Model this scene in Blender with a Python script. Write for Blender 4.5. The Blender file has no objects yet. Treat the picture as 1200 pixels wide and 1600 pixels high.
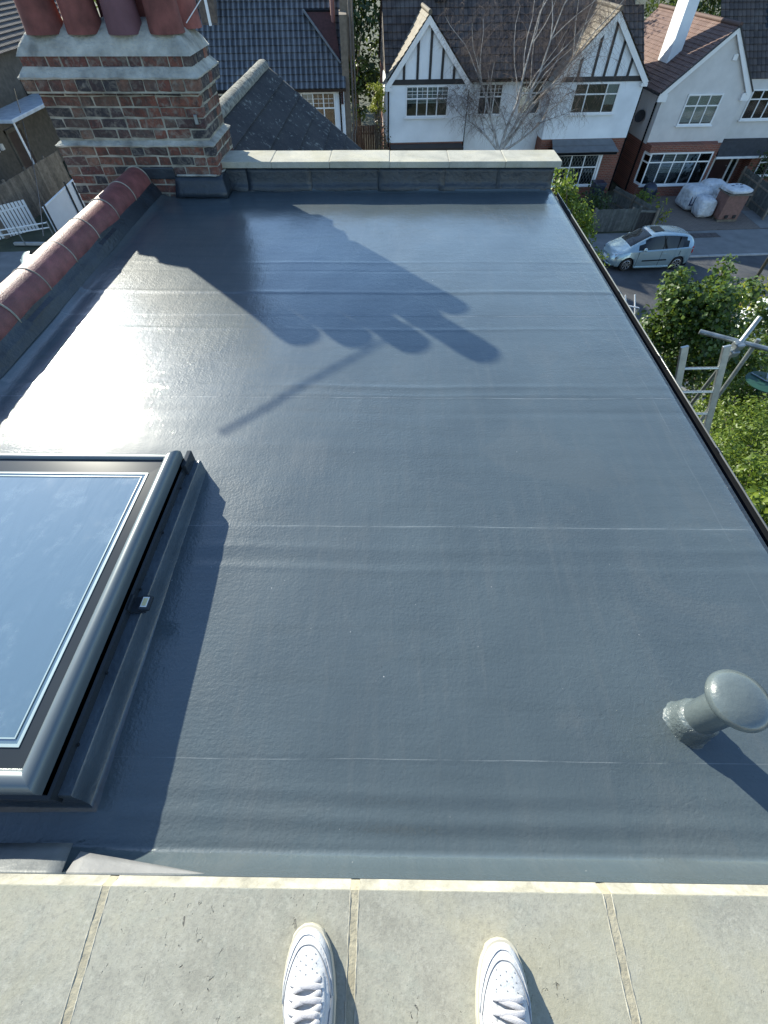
import bpy, math, random
import numpy as np
from mathutils import Vector, Matrix
R = math.radians
random.seed(7); rng = np.random.default_rng(11)
scn = bpy.context.scene
col = scn.collection

# ------------------------------------------------------------------ camera
CAM_F, PITCH, YAW, ROLL = 705.0, R(52.3), R(.83), R(-.2)      # focal length in photo pixels (1200 x 1600)
CAM = Vector((0, 0, 1.65))                                     # roof surface is z = 0
_f = Vector((0, math.cos(PITCH), -math.sin(PITCH))); _u = Vector((0, math.sin(PITCH), math.cos(PITCH))); _r = Vector((1, 0, 0))
_Z = Matrix.Rotation(YAW, 3, 'Z'); _f, _u, _r = _Z @ _f, _Z @ _u, _Z @ _r
_r, _u = math.cos(ROLL)*_r + math.sin(ROLL)*_u, -math.sin(ROLL)*_r + math.cos(ROLL)*_u
cam = bpy.data.cameras.new('camera'); camo = bpy.data.objects.new('camera', cam); col.objects.link(camo)
M = Matrix((_r, _u, -_f)).transposed().to_4x4(); M.translation = CAM
camo.matrix_world = M
cam.sensor_fit = 'VERTICAL'; cam.sensor_height = 24; cam.lens = 24*CAM_F/1600
cam.clip_start = .02; cam.clip_end = 3000
scn.camera = camo

# ------------------------------------------------------------------ sky, sun, exposure
SUN_EL = R(27.0); SUN_H = Vector((-.648, .762, 0)).normalized()
SUN_DIR = Vector((SUN_H.x*math.cos(SUN_EL), SUN_H.y*math.cos(SUN_EL), math.sin(SUN_EL)))
w = bpy.data.worlds.new('World'); scn.world = w; w.use_nodes = True
nt = w.node_tree; sky = nt.nodes.new('ShaderNodeTexSky'); sky.sky_type = 'NISHITA'; sky.sun_disc = False
sky.sun_elevation = SUN_EL; sky.sun_rotation = math.atan2(SUN_H.x, SUN_H.y)
sky.air_density = 1.15; sky.dust_density = .15; sky.ozone_density = 3.4
bg = nt.nodes['Background']; bg.inputs[1].default_value = .13
nt.links.new(sky.outputs[0], bg.inputs[0])
sl = bpy.data.lights.new('sun', 'SUN'); sl.energy = 4.9; sl.angle = R(.55); sl.color = (1, .955, .80)
so = bpy.data.objects.new('sun', sl); col.objects.link(so); so.location = (-20, 25, 30)
so.rotation_euler = SUN_DIR.to_track_quat('Z', 'Y').to_euler()
vs = scn.view_settings; vs.view_transform = 'Standard'; vs.look = 'None'; vs.gamma = 1; vs.exposure = 1.09
vs.use_curve_mapping = False

# ------------------------------------------------------------------ pixel helpers (a pixel gives a direction, the plane gives the distance)
def ray(x, y): return _f + _r*((x-600)/CAM_F) + _u*((800-y)/CAM_F)
def G(x, y, z=0.0):
    d = ray(x, y); return CAM + d*((z-CAM.z)/d.z)
ZG = -7.4
PHI = R(4.5)
SU = Vector((math.cos(PHI), math.sin(PHI), 0)); SW = Vector((-math.sin(PHI), math.cos(PHI), 0))
def SL(p): return SU*p[0] + SW*p[1] + Vector((0, 0, p[2]))     # street frame (along, away, up) -> world
def SP(x, y, wd):                                              # pixel on the street plane at depth wd -> (u, z)
    d = ray(x, y); t = (wd-CAM.dot(SW))/d.dot(SW); p = CAM+d*t
    return p.dot(SU), p.z
def GS(x, y, z=ZG):
    p = G(x, y, z); return p.dot(SU), p.dot(SW)

# ------------------------------------------------------------------ object helpers
MW = {}
def tag(o, label=None, cat=None, group=None, kind=None):
    if label: o['label'] = label
    if cat: o['category'] = cat
    if group: o['group'] = group
    if kind: o['kind'] = kind
    return o
def thing(name, loc, label, cat, group=None, rz=0):
    o = bpy.data.objects.new(name, None); col.objects.link(o); o.empty_display_size = .1
    o.location = loc; o.rotation_euler = (0, 0, rz)
    MW[o.name] = Matrix.Translation(loc) @ Matrix.Rotation(rz, 4, 'Z')
    return tag(o, label, cat, group)
class MB:
    def __init__(s): s.v = []; s.f = []; s.m = []; s.uv = []
    def add(s, vs_, fs, mi=0, uvs=None):
        n = len(s.v); s.v += [tuple(p) for p in vs_]
        for i, f in enumerate(fs):
            s.f.append([a+n for a in f]); s.m.append(mi)
            s.uv.append(uvs[i] if uvs else None)
        return s
    def box(s, x0, x1, y0, y1, z0, z1, mi=0):
        v = [(x, y, z) for z in (z0, z1) for y in (y0, y1) for x in (x0, x1)]
        return s.add(v, [(0,2,3,1),(4,5,7,6),(0,1,5,4),(2,6,7,3),(0,4,6,2),(1,3,7,5)], mi)
    def obox(s, c, a, b, d, mi=0):
        c, a, b, d = map(Vector, (c, a, b, d))
        v = [c+a*i+b*j+d*k for k in (-1,1) for j in (-1,1) for i in (-1,1)]
        return s.add(v, [(0,2,3,1),(4,5,7,6),(0,1,5,4),(2,6,7,3),(0,4,6,2),(1,3,7,5)], mi)
    def beam(s, p, q, w_, h_, mi=0, up=(0,0,1)):
        p, q = Vector(p), Vector(q); d = q-p; up = Vector(up)
        if abs(d.normalized().dot(up)) > .99: up = Vector((1,0,0))
        x = d.cross(up).normalized()*w_/2; y = x.cross(d).normalized()*h_/2
        return s.obox((p+q)/2, d/2, x, y, mi)
    def tube(s, pts, rad, n=8, mi=0, caps=True):
        pts = [Vector(p) for p in pts]
        if not hasattr(rad, '__len__'): rad = [rad]*len(pts)
        ref = None; vs_ = []; fs = []
        for i, p in enumerate(pts):
            d = (pts[min(i+1, len(pts)-1)]-pts[max(i-1, 0)]).normalized()
            if ref is None:
                ref = d.orthogonal().normalized()
            x = (ref - d*ref.dot(d)).normalized(); ref = x; y = d.cross(x)
            for k in range(n):
                a = 2*math.pi*k/n; vs_.append(p + (x*math.cos(a)+y*math.sin(a))*rad[i])
        for i in range(len(pts)-1):
            for k in range(n):
                k2 = (k+1) % n; fs.append((i*n+k, i*n+k2, (i+1)*n+k2, (i+1)*n+k))
        if caps: fs += [tuple(range(n))[::-1], tuple((len(pts)-1)*n+k for k in range(n))]
        return s.add(vs_, fs, mi)
    def lathe(s, c, prof, n=24, mi=0, axis=None):
        c = Vector(c); vs_ = []; fs = []
        ax = Vector(axis).normalized() if axis else Vector((0,0,1))
        x = ax.orthogonal().normalized(); y = ax.cross(x)
        for r_, z in prof:
            for k in range(n):
                a = 2*math.pi*k/n; vs_.append(c + ax*z + (x*math.cos(a)+y*math.sin(a))*r_)
        for i in range(len(prof)-1):
            for k in range(n):
                k2 = (k+1) % n; fs.append((i*n+k, i*n+k2, (i+1)*n+k2, (i+1)*n+k))
        return s.add(vs_, fs, mi)
    def prism(s, poly, off, mi=0):
        off = Vector(off); n = len(poly); poly = [Vector(p) for p in poly]
        return s.add(poly+[p+off for p in poly], [tuple(range(n))[::-1], tuple(range(n, 2*n))] + [(i, (i+1) % n, n+(i+1) % n, n+i) for i in range(n)], mi)
    def slope(s, A, B, C, D, course=.3, th=.025, mi=0):
        # tiled slope: A-B eave, D-C ridge; each course a stepped slab
        A, B, C, D = map(Vector, (A, B, C, D)); L = ((D-A).length+(C-B).length)/2; n = max(1, round(L/course))
        nrm = (B-A).cross(D-A).normalized(); W_ = (B-A).length
        for i in range(n):
            t0, t1 = i/n, (i+1)/n
            a, b = A.lerp(D, t0), B.lerp(C, t0); c, d = B.lerp(C, t1), A.lerp(D, t1)
            u0, u1 = (a-A).dot((B-A).normalized()), (b-A).dot((B-A).normalized()); u3, u2 = (d-A).dot((B-A).normalized()), (c-A).dot((B-A).normalized())
            s.add([a+nrm*th, b+nrm*th, c, d, a, b], [(0,1,2,3), (4,5,1,0)], mi,
                  [[(u0, t0*L), (u1, t0*L), (u2, t1*L), (u3, t1*L)], [(u0, t0*L), (u1, t0*L), (u1, t0*L), (u0, t0*L)]])
        return s
    def build(s, name, mats, parent=None, smooth=False, street=False, bevel=0, auto=None, local=False, seg=2):
        me = bpy.data.meshes.new(name)
        V = [SL(p) for p in s.v] if street else [Vector(p) for p in s.v]
        if parent is not None and not local:
            Mi = MW[parent.name].inverted() if parent.name in MW else Matrix()
            V = [Mi @ p for p in V]
        me.from_pydata([tuple(p) for p in V], [], s.f)
        if not isinstance(mats, (list, tuple)): mats = [mats]
        for m_ in mats: me.materials.append(m_)
        me.polygons.foreach_set('material_index', s.m)
        if any(u is not None for u in s.uv):
            lay = me.uv_layers.new(name='UVMap'); k = 0
            for f, u in zip(s.f, s.uv):
                for j in range(len(f)):
                    lay.data[k].uv = u[j] if u else (0, 0); k += 1
        if smooth: me.polygons.foreach_set('use_smooth', [True]*len(s.f))
        me.update()
        o = bpy.data.objects.new(name, me); col.objects.link(o)
        if parent is not None:
            o.parent = parent; MW[o.name] = MW.get(parent.name, Matrix())
        if smooth and auto: me.set_sharp_from_angle(angle=R(auto))
        if bevel:
            b = o.modifiers.new('bevel', 'BEVEL'); b.width = bevel; b.segments = seg; b.limit_method = 'ANGLE'; b.angle_limit = R(35)
        return o
def np_mesh(name, verts, tris, m_, parent=None, kind=None):
    me = bpy.data.meshes.new(name); nv, nf = len(verts), len(tris); k = tris.shape[1]
    me.vertices.add(nv); me.vertices.foreach_set('co', verts.astype(np.float32).ravel())
    me.loops.add(nf*k); me.loops.foreach_set('vertex_index', tris.astype(np.int32).ravel())
    me.polygons.add(nf); me.polygons.foreach_set('loop_start', np.arange(nf, dtype=np.int32)*k)
    me.update(calc_edges=True); me.materials.append(m_)
    o = bpy.data.objects.new(name, me); col.objects.link(o)
    if parent is not None: o.parent = parent
    if kind: o['kind'] = kind
    return o

# ------------------------------------------------------------------ materials
def nodes(name):
    m_ = bpy.data.materials.new(name); m_.use_nodes = True; t = m_.node_tree
    return m_, t, t.nodes['Principled BSDF']
def N(t, typ, **kw):
    n = t.nodes.new(typ)
    for k, v in kw.items():
        if k in n.inputs: n.inputs[k].default_value = v
        else: setattr(n, k, v)
    return n
def noise(t, scale, detail=4, rough=.55, vec=None, dist=0):
    n = N(t, 'ShaderNodeTexNoise', Scale=scale, Detail=detail, Roughness=rough, Distortion=dist)
    if vec is None: vec = N(t, 'ShaderNodeTexCoord').outputs['Object']
    t.links.new(vec, n.inputs['Vector']); return n
def ramp(t, src, stops, interp='LINEAR'):
    r_ = N(t, 'ShaderNodeValToRGB'); r_.color_ramp.interpolation = interp; e = r_.color_ramp.elements
    while len(e) > 1: e.remove(e[-1])
    e[0].position = stops[0][0]; e[0].color = (*stops[0][1], 1)
    for p, c in stops[1:]:
        x = e.new(p); x.color = (*c, 1)
    t.links.new(src, r_.inputs[0]); return r_.outputs[0]
def mixc(t, fac, a, b, mode='MIX'):
    n = N(t, 'ShaderNodeMix', data_type='RGBA', blend_type=mode)
    for sock, v in ((n.inputs[0], fac), (n.inputs[6], a), (n.inputs[7], b)):
        if hasattr(v, 'is_output') or hasattr(v, 'links'): t.links.new(v, sock)
        else: sock.default_value = v if isinstance(v, float) else (*v, 1)
    return n.outputs[2]
def math_(t, op, a, b=0.0, clamp=False):
    n = N(t, 'ShaderNodeMath', operation=op); n.use_clamp = clamp
    for sock, v in ((n.inputs[0], a), (n.inputs[1], b)):
        if hasattr(v, 'links'): t.links.new(v, sock)
        else: sock.default_value = v
    return n.outputs[0]
def bump(t, p, h, dist=.01, strength=1.0, prev=None):
    b = N(t, 'ShaderNodeBump', Strength=strength, Distance=dist); t.links.new(h, b.inputs['Height'])
    if prev is not None: t.links.new(prev, b.inputs['Normal'])
    t.links.new(b.outputs[0], p.inputs['Normal']); return b.outputs[0]
def mat(name, c, rough=.6, var=.25, scale=4, c2=None, bmp=0, bscale=60, metal=0, spec=.5, coat=0, orand=0, detail=5):
    m_, t, p = nodes(name); p.inputs['Roughness'].default_value = rough; p.inputs['Metallic'].default_value = metal
    p.inputs['Specular IOR Level'].default_value = spec; p.inputs['Coat Weight'].default_value = coat; p.inputs['Coat Roughness'].default_value = .08
    a = tuple(x*(1-var) for x in c); b = c2 or tuple(min(1, x*(1+var)) for x in c)
    o = ramp(t, noise(t, scale, detail).outputs[0], [(.3, a), (.7, b)])
    if orand:
        oi = N(t, 'ShaderNodeObjectInfo'); f_ = math_(t, 'MULTIPLY_ADD', oi.outputs['Random'], 2*orand); f_.node.inputs[2].default_value = 1-orand
        hs = N(t, 'ShaderNodeHueSaturation'); t.links.new(f_, hs.inputs['Value']); t.links.new(o, hs.inputs['Color']); o = hs.outputs[0]
    t.links.new(o, p.inputs['Base Color'])
    if bmp: bump(t, p, noise(t, bscale, 6).outputs[0], bmp)
    return m_

def tile_mat(name, c, c2, tw=.2, th=.3, rib=.5, lich=None, rough=.75, spec=.3, hi=None):
    # roof tiling: UV in metres; columns by UV.x, courses by UV.y (the steps are geometry)
    m_, t, p = nodes(name); p.inputs['Roughness'].default_value = rough; p.inputs['Specular IOR Level'].default_value = spec
    uv = N(t, 'ShaderNodeUVMap').outputs[0]; sp = N(t, 'ShaderNodeSeparateXYZ'); t.links.new(uv, sp.inputs[0])
    cx = math_(t, 'DIVIDE', sp.outputs[0], tw); fx = math_(t, 'FRACT', cx); cy = math_(t, 'FLOOR', math_(t, 'DIVIDE', sp.outputs[1], th))
    cell = N(t, 'ShaderNodeCombineXYZ'); t.links.new(math_(t, 'FLOOR', cx), cell.inputs[0]); t.links.new(cy, cell.inputs[1])
    wn = N(t, 'ShaderNodeTexWhiteNoise'); wn.noise_dimensions = '2D'; t.links.new(cell.outputs[0], wn.inputs[0])
    base = mixc(t, wn.outputs[0], c, c2)
    if lich:
        n = noise(t, 1.1, 7, .7); base = mixc(t, math_(t, 'MULTIPLY', ramp_v(t, n.outputs[0], .5, .72), .6), base, lich)
        n2 = noise(t, 14, 4, .7); base = mixc(t, math_(t, 'MULTIPLY', ramp_v(t, n2.outputs[0], .6, .7), .5), base, lich)
    arch = math_(t, 'SINE', math_(t, 'MULTIPLY', fx, math.pi))
    gap = math_(t, 'LESS_THAN', arch, .28)
    base = mixc(t, math_(t, 'MULTIPLY', gap, .55), base, tuple(x*.35 for x in c))
    if hi: base = mixc(t, math_(t, 'MULTIPLY', math_(t, 'GREATER_THAN', arch, .90), .6), base, hi)  # roll crests painted lighter as a highlight down each tile column
    t.links.new(base, p.inputs['Base Color'])
    h = math_(t, 'ADD', math_(t, 'MULTIPLY', arch, rib), math_(t, 'MULTIPLY', noise(t, 40).outputs[0], .15))
    bump(t, p, h, .04)
    return m_
def ramp_v(t, v, lo, hi):
    n = N(t, 'ShaderNodeMapRange'); n.inputs[1].default_value = lo; n.inputs[2].default_value = hi
    t.links.new(v, n.inputs[0]); return n.outputs[0]

def make_brick(name, stops, bmp=.006):
    m_, t, p = nodes(name); p.inputs['Roughness'].default_value = .9; p.inputs['Specular IOR Level'].default_value = .2
    oi = N(t, 'ShaderNodeObjectInfo'); c = ramp(t, oi.outputs['Random'], stops)
    n = noise(t, 22, 6, .7); off = N(t, 'ShaderNodeVectorMath', operation='MULTIPLY_ADD')
    t.links.new(N(t, 'ShaderNodeTexCoord').outputs['Object'], off.inputs[0]); off.inputs[1].default_value = (1,1,1)
    cx = N(t, 'ShaderNodeCombineXYZ')
    for i in range(3): t.links.new(math_(t, 'MULTIPLY', oi.outputs['Random'], 37.0*(i+1)), cx.inputs[i])
    t.links.new(cx.outputs[0], off.inputs[2]); t.links.new(off.outputs[0], n.inputs['Vector'])
    c = mixc(t, ramp_v(t, n.outputs[0], .45, .72), c, (.05,.046,.046))
    n2 = noise(t, 55, 5, .7, off.outputs[0]); n4 = noise(t, 16, 5, .65, off.outputs[0], .8); c = mixc(t, math_(t, 'MULTIPLY', ramp_v(t, n4.outputs[0], .50, .66), .75), c, (.24,.215,.18)); c = mixc(t, math_(t, 'MULTIPLY', ramp_v(t, n2.outputs[0], .54, .68), .35), c, (.27,.25,.21))
    so_n = noise(t, 2.6, 6, .65, N(t, 'ShaderNodeNewGeometry').outputs['Position'], .7); c = mixc(t, math_(t, 'MULTIPLY', ramp_v(t, so_n.outputs[0], .44, .66), .6), c, (.035,.034,.032))
    t.links.new(c, p.inputs['Base Color']); bump(t, p, n2.outputs[0], bmp)
    return m_
mBRICK = make_brick('old_brick', [(0,(.16,.060,.045)),(.2,(.23,.092,.062)),(.34,(.14,.056,.046)),(.46,(.045,.043,.05)),(.62,(.05,.048,.055)),(.74,(.20,.085,.06)),(.9,(.20,.125,.09)),(1,(.085,.06,.058))])
mMORTAR = mat('lime_mortar', (.29,.275,.225), .95, .5, 7, bmp=.008, bscale=90)
mFLAUNCH = mat('weathered_cement', (.37,.36,.315), .95, .45, 6, bmp=.016, bscale=40, detail=9)
mPOT = mat('clay_pot', (.22,.075,.062), .85, .4, 7, bmp=.003, bscale=80, orand=.3)
mRIDGE = mat('red_ridge_clay', (.19,.066,.062), .5, .4, 9, bmp=.004, bscale=120, orand=.22)
mLEAD = mat('lead_sheet', (.13,.14,.145), .5, .2, 8, bmp=.004, bscale=25, spec=.5)
mLEADL = mat('new_lead', (.20,.20,.20), .5, .15, 6, bmp=.003, bscale=30)
mTAR = mat('dark_grey_flashing', (.021,.029,.038), .36, .3, 7, bmp=.006, bscale=30)
mCOAT = mat('coated_upstand', (.066,.086,.104), .3, .2, 6, bmp=.004, bscale=45, coat=.5)
mBLACK = mat('black_plastic', (.009,.010,.012), .14, .2, 4, spec=.28)
mFRAME = mat('grey_aluminium', (.13,.155,.165), .33, .06, 3, metal=.35)
mFRAMED = mat('dark_anodised', (.03,.036,.042), .16, .1, 3, spec=.25)
mWHITE = mat('white_upvc', (.78,.78,.77), .35, .05, 3)
mRENDER = mat('white_painted_render', (.78,.81,.83), .9, .09, 1.2, bmp=.004, bscale=120)
mPEBBLE = mat('grey_white_pebbledash', (.62,.60,.575), .95, .08, 2, bmp=.012, bscale=45)
mTIMBER = mat('black_painted_timber', (.02,.02,.022), .6, .3, 6)
mREDBRICK = None
mASPH = mat('asphalt', (.06,.062,.066), .9, .38, .9, bmp=.004, bscale=60)
mPAVE = mat('grey_paving', (.17,.17,.165), .9, .18, 1.5, bmp=.003, bscale=40)
mDRIVE = mat('brown_block_paving', (.19,.15,.125), .9, .18, 3, bmp=.006, bscale=18)
mSOIL = mat('garden_ground', (.05,.055,.03), .95, .5, .8, bmp=.03, bscale=6)
mCONCB = mat('pale_kerb', (.36,.35,.33), .9, .15, 4)
mWOOD = mat('weathered_fence_wood', (.17,.145,.115), .9, .3, 6, bmp=.004, bscale=30, orand=.25)
mGALV = mat('galvanised_steel', (.27,.30,.31), .45, .25, 12, metal=.7)
mALU = mat('ladder_aluminium', (.36,.39,.40), .4, .15, 14, metal=.8)
mDARK = mat('dark_interior', (.015,.016,.018), .8, .2, 2)
mRUBBER = mat('tyre_rubber', (.015,.015,.016), .75, .2, 8)
mRIM = mat('alloy_rim', (.45,.46,.47), .3, .1, 8, metal=.8)
mCARGLASS = mat('car_glass', (.010,.013,.016), .04, .1, 2, spec=.38)
mPAINT = mat('silver_blue_car_paint', (.34,.45,.49), .26, .04, 2, metal=.5, coat=.9)
mREDL = mat('red_lamp', (.35,.01,.015), .15, .2, 8)
mLAMP = mat('headlamp_glass', (.5,.52,.53), .1, .2, 10, metal=.3, coat=1)
mBAG = mat('white_woven_bag', (.60,.62,.64), .6, .18, 5, bmp=.10, bscale=7)
mNAVY = mat('navy_print', (.02,.03,.08), .6, .2, 5)
mPALLET = mat('stacked_red_bricks_wrap', (.20,.105,.085), .7, .2, 9, bmp=.01, bscale=20)
mBIN = mat('navy_bin', (.02,.028,.05), .4, .2, 5)
mBARK = mat('bark', (.10,.08,.06), .95, .4, 8, bmp=.01, bscale=25)
mBIRCH = mat('birch_bark', (.42,.39,.36), .85, .4, 9, c2=(.55,.52,.48))
mTWIG = mat('birch_twigs', (.15,.11,.09), .9, .35, 5)
mCREAMC = mat('cream_mortar_edge', (.33,.312,.255), .9, .3, 22, bmp=.003, bscale=60)

# roof coating: glossy grey liquid membrane with orange-peel and cured seams
def roof_material():
    m_, t, p = nodes('grey_roof_coating')
    tc = N(t, 'ShaderNodeTexCoord').outputs['Object']; sp = N(t, 'ShaderNodeSeparateXYZ'); t.links.new(tc, sp.inputs[0])
    big = noise(t, 1.3, 4, .55, tc)
    st = N(t, 'ShaderNodeMapping'); st.inputs['Scale'].default_value = (.7, 6, 1); t.links.new(tc, st.inputs[0])
    streak = noise(t, 2.2, 5, .6, st.outputs[0])
    c = ramp(t, big.outputs[0], [(.3, (.058,.077,.088)), (.7, (.074,.097,.108))])
    c = mixc(t, math_(t, 'MULTIPLY', ramp_v(t, streak.outputs[0], .5, .75), .35), c, (.040,.056,.062))
    # faint chalky cured edges that follow the laps
    wob = noise(t, 1.7, 3, .5, tc); yy = math_(t, 'ADD', sp.outputs[1], math_(t, 'MULTIPLY', wob.outputs[0], .02))
    brk = noise(t, 5, 3, .6, tc); tot = None
    for (py, px_, wd) in ((494, 700, .0028), (622, 700, .003), (824, 700, .0024), (1186, 520, .0014)):
        d = math_(t, 'ABSOLUTE', math_(t, 'SUBTRACT', yy, G(px_, py).y+.01))
        l = math_(t, 'LESS_THAN', d, wd)
        tot = l if tot is None else math_(t, 'MAXIMUM', tot, l)
    for xl, ylo in ((1.50, -1.0), (-.62, 3.3)):
        xx = math_(t, 'ADD', sp.outputs[0], math_(t, 'MULTIPLY', wob.outputs[0], .03))
        tot = math_(t, 'MAXIMUM', tot, math_(t, 'MULTIPLY', math_(t, 'LESS_THAN', math_(t, 'ABSOLUTE', math_(t, 'SUBTRACT', xx, xl+.015)), .003), math_(t, 'MULTIPLY', math_(t, 'GREATER_THAN', sp.outputs[1], ylo), .22)))
    tot = math_(t, 'MULTIPLY', tot, ramp_v(t, brk.outputs[0], .35, .6))
    c = mixc(t, math_(t, 'MULTIPLY', tot, .38), c, (.30,.33,.34))
    # dried puddle rings, scuffs and roller passes
    pd = noise(t, 1.9, 5, .55, tc, .8); ring_ = ramp_v(t, math_(t, 'ABSOLUTE', math_(t, 'SUBTRACT', pd.outputs[0], .55)), .008, .0); c = mixc(t, math_(t, 'MULTIPLY', ring_, .06), c, (.16,.18,.18))
    c = mixc(t, math_(t, 'MULTIPLY', ramp_v(t, pd.outputs[0], .56, .60), .32), c, (.085,.10,.105))
    mv = N(t, 'ShaderNodeMapping'); mv.inputs['Scale'].default_value = (14, 1.3, 1); mv.inputs['Rotation'].default_value = (0, 0, .16); t.links.new(tc, mv.inputs[0])
    rl_ = noise(t, 1.5, 4, .6, mv.outputs[0]); c = mixc(t, math_(t, 'MULTIPLY', ramp_v(t, rl_.outputs[0], .50, .70), .34), c, (.09,.105,.11))
    gr_ = noise(t, 140, 2, .5, tc); c = mixc(t, math_(t, 'MULTIPLY', ramp_v(t, gr_.outputs[0], .70, .76), .35), c, (.02,.025,.025))
    speck = noise(t, 60, 2, .5, tc); c = mixc(t, math_(t, 'MULTIPLY', ramp_v(t, speck.outputs[0], .785, .80), .6), c, (.5,.5,.5))
    t.links.new(c, p.inputs['Base Color'])
    rr = ramp_v(t, streak.outputs[0], .3, .75); rn = math_(t, 'MULTIPLY_ADD', rr, .10); rn.node.inputs[2].default_value = .40
    t.links.new(rn, p.inputs['Roughness']); p.inputs['Specular IOR Level'].default_value = .13
    p.inputs['Coat Weight'].default_value = .9; p.inputs['Coat Roughness'].default_value = .05; p.inputs['Coat IOR'].default_value = 1.56
    fine = noise(t, 85, 3, .55, tc); med = noise(t, 24, 3, .5, tc); brush = noise(t, 11, 4, .6, st.outputs[0])
    vd = N(t, 'ShaderNodeVectorMath', operation='DISTANCE'); t.links.new(tc, vd.inputs[0]); vd.inputs[1].default_value = (.92, .42, 0)
    patch = ramp_v(t, vd.outputs['Value'], .45, .08); rough_ = noise(t, 34, 6, .72, tc, 1.2)
    h = math_(t, 'ADD', math_(t, 'MULTIPLY', fine.outputs[0], .5), math_(t, 'MULTIPLY', med.outputs[0], .42))
    h = math_(t, 'ADD', h, math_(t, 'ADD', math_(t, 'MULTIPLY', brush.outputs[0], .2), math_(t, 'MULTIPLY', rl_.outputs[0], .35)))
    h = math_(t, 'ADD', h, math_(t, 'MULTIPLY', math_(t, 'MULTIPLY', rough_.outputs[0], patch), 1.3))
    amp = noise(t, .9, 4, .6, tc); h = math_(t, 'MULTIPLY', h, math_(t, 'MULTIPLY_ADD', ramp_v(t, amp.outputs[0], .35, .65), .95)); h.node.inputs[1].links[0].from_node.inputs[2].default_value = .4
    b = bump(t, p, h, .0028)
    t.links.new(b, p.inputs['Coat Normal'])
    return m_
mROOF = roof_material()

def concrete_material(name, tint=(.40,.395,.36)):
    m_, t, p = nodes(name); p.inputs['Roughness'].default_value = .9; p.inputs['Specular IOR Level'].default_value = .25
    geo = N(t, 'ShaderNodeNewGeometry').outputs['Position']
    big = noise(t, 3.1, 6, .62, geo, .6); c = ramp(t, big.outputs[0], [(.34, tuple(x*.80 for x in tint)), (.5, tint), (.66, (tint[0]*1.14, tint[1]*1.11, tint[2]*1.04))])
    g = noise(t, 6.5, 6, .7, geo, 1.0); c = mixc(t, math_(t, 'MULTIPLY', ramp_v(t, g.outputs[0], .50, .66), .32), c, (.25,.275,.24))
    f = noise(t, 130, 4, .75, geo); c = mixc(t, math_(t, 'MULTIPLY', ramp_v(t, f.outputs[0], .48, .66), .42), c, (.15,.145,.13))
    ms = N(t, 'ShaderNodeMapping'); ms.inputs['Scale'].default_value = (1, .55, 1); ms.inputs['Rotation'].default_value = (0,0,.5); t.links.new(geo, ms.inputs[0])
    pit = noise(t, 75, 3, .6, ms.outputs[0], .9); clu = noise(t, 5, 3, .6, geo); pm = math_(t, 'MULTIPLY', ramp_v(t, pit.outputs[0], .66, .70), ramp_v(t, clu.outputs[0], .47, .6)); c = mixc(t, math_(t, 'MULTIPLY', pm, .75), c, (.055,.05,.05))
    st = noise(t, 19, 6, .75, geo); c = mixc(t, math_(t, 'MULTIPLY', ramp_v(t, st.outputs[0], .52, .66), .35), c, (.38,.365,.30))
    f2 = noise(t, 70, 5, .75, geo); c = mixc(t, math_(t, 'MULTIPLY', ramp_v(t, f2.outputs[0], .52, .66), .4), c, (.42,.41,.35)); yl = noise(t, 2.3, 4, .6, geo, .5); c = mixc(t, math_(t, 'MULTIPLY', ramp_v(t, yl.outputs[0], .5, .66), .35), c, (.33,.30,.19))
    t.links.new(c, p.inputs['Base Color'])
    h = math_(t, 'SUBTRACT', math_(t, 'MULTIPLY', f.outputs[0], .4), pm); bump(t, p, h, .0022)
    return m_
mCONC = concrete_material('coping_concrete', (.305,.297,.248))
mCONC2 = concrete_material('pale_coping_concrete', (.42,.405,.345))

def pane_material():
    m_ = bpy.data.materials.new('window_pane'); m_.use_nodes = True; t = m_.node_tree; t.nodes.remove(t.nodes['Principled BSDF'])
    out = t.nodes['Material Output']; gl = N(t, 'ShaderNodeBsdfGlossy', Roughness=.03); gl.inputs[0].default_value = (.9,.93,.95,1)
    tr = N(t, 'ShaderNodeBsdfTransparent'); tr.inputs[0].default_value = (.75,.8,.8,1); fr = N(t, 'ShaderNodeFresnel', IOR=1.75); mx = N(t, 'ShaderNodeMixShader')
    tc = N(t, 'ShaderNodeTexCoord').outputs['Object']; b = N(t, 'ShaderNodeBump', Distance=.02, Strength=.25)
    t.links.new(noise(t, 1.5, 2, .5, tc).outputs[0], b.inputs['Height']); t.links.new(b.outputs[0], gl.inputs['Normal'])
    t.links.new(fr.outputs[0], mx.inputs[0]); t.links.new(tr.outputs[0], mx.inputs[1]); t.links.new(gl.outputs[0], mx.inputs[2]); t.links.new(mx.outputs[0], out.inputs[0])
    return m_
mPANE = pane_material()

def leaf_material(name, a, b, c, trans=.5):
    m_ = bpy.data.materials.new(name); m_.use_nodes = True; t = m_.node_tree; p = t.nodes['Principled BSDF']
    ri = N(t, 'ShaderNodeNewGeometry').outputs['Random Per Island']; cc = ramp(t, ri, [(0, a), (.55, b), (1, c)])
    t.links.new(cc, p.inputs['Base Color']); p.inputs['Roughness'].default_value = .42; p.inputs['Specular IOR Level'].default_value = .45
    tr = N(t, 'ShaderNodeBsdfTranslucent'); t.links.new(mixc(t, .5, cc, (.20,.26,.03)), tr.inputs[0])
    mx = N(t, 'ShaderNodeMixShader'); mx.inputs[0].default_value = trans
    t.links.new(p.outputs[0], mx.inputs[1]); t.links.new(tr.outputs[0], mx.inputs[2]); t.links.new(mx.outputs[0], t.nodes['Material Output'].inputs[0])
    return m_
mLEAF = leaf_material('maple_leaves', (.028,.06,.013), (.058,.11,.022), (.11,.18,.035), .38)
mLEAFY = leaf_material('bright_shrub_leaves', (.07,.12,.018), (.14,.21,.028), (.22,.29,.045), .48)
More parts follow.
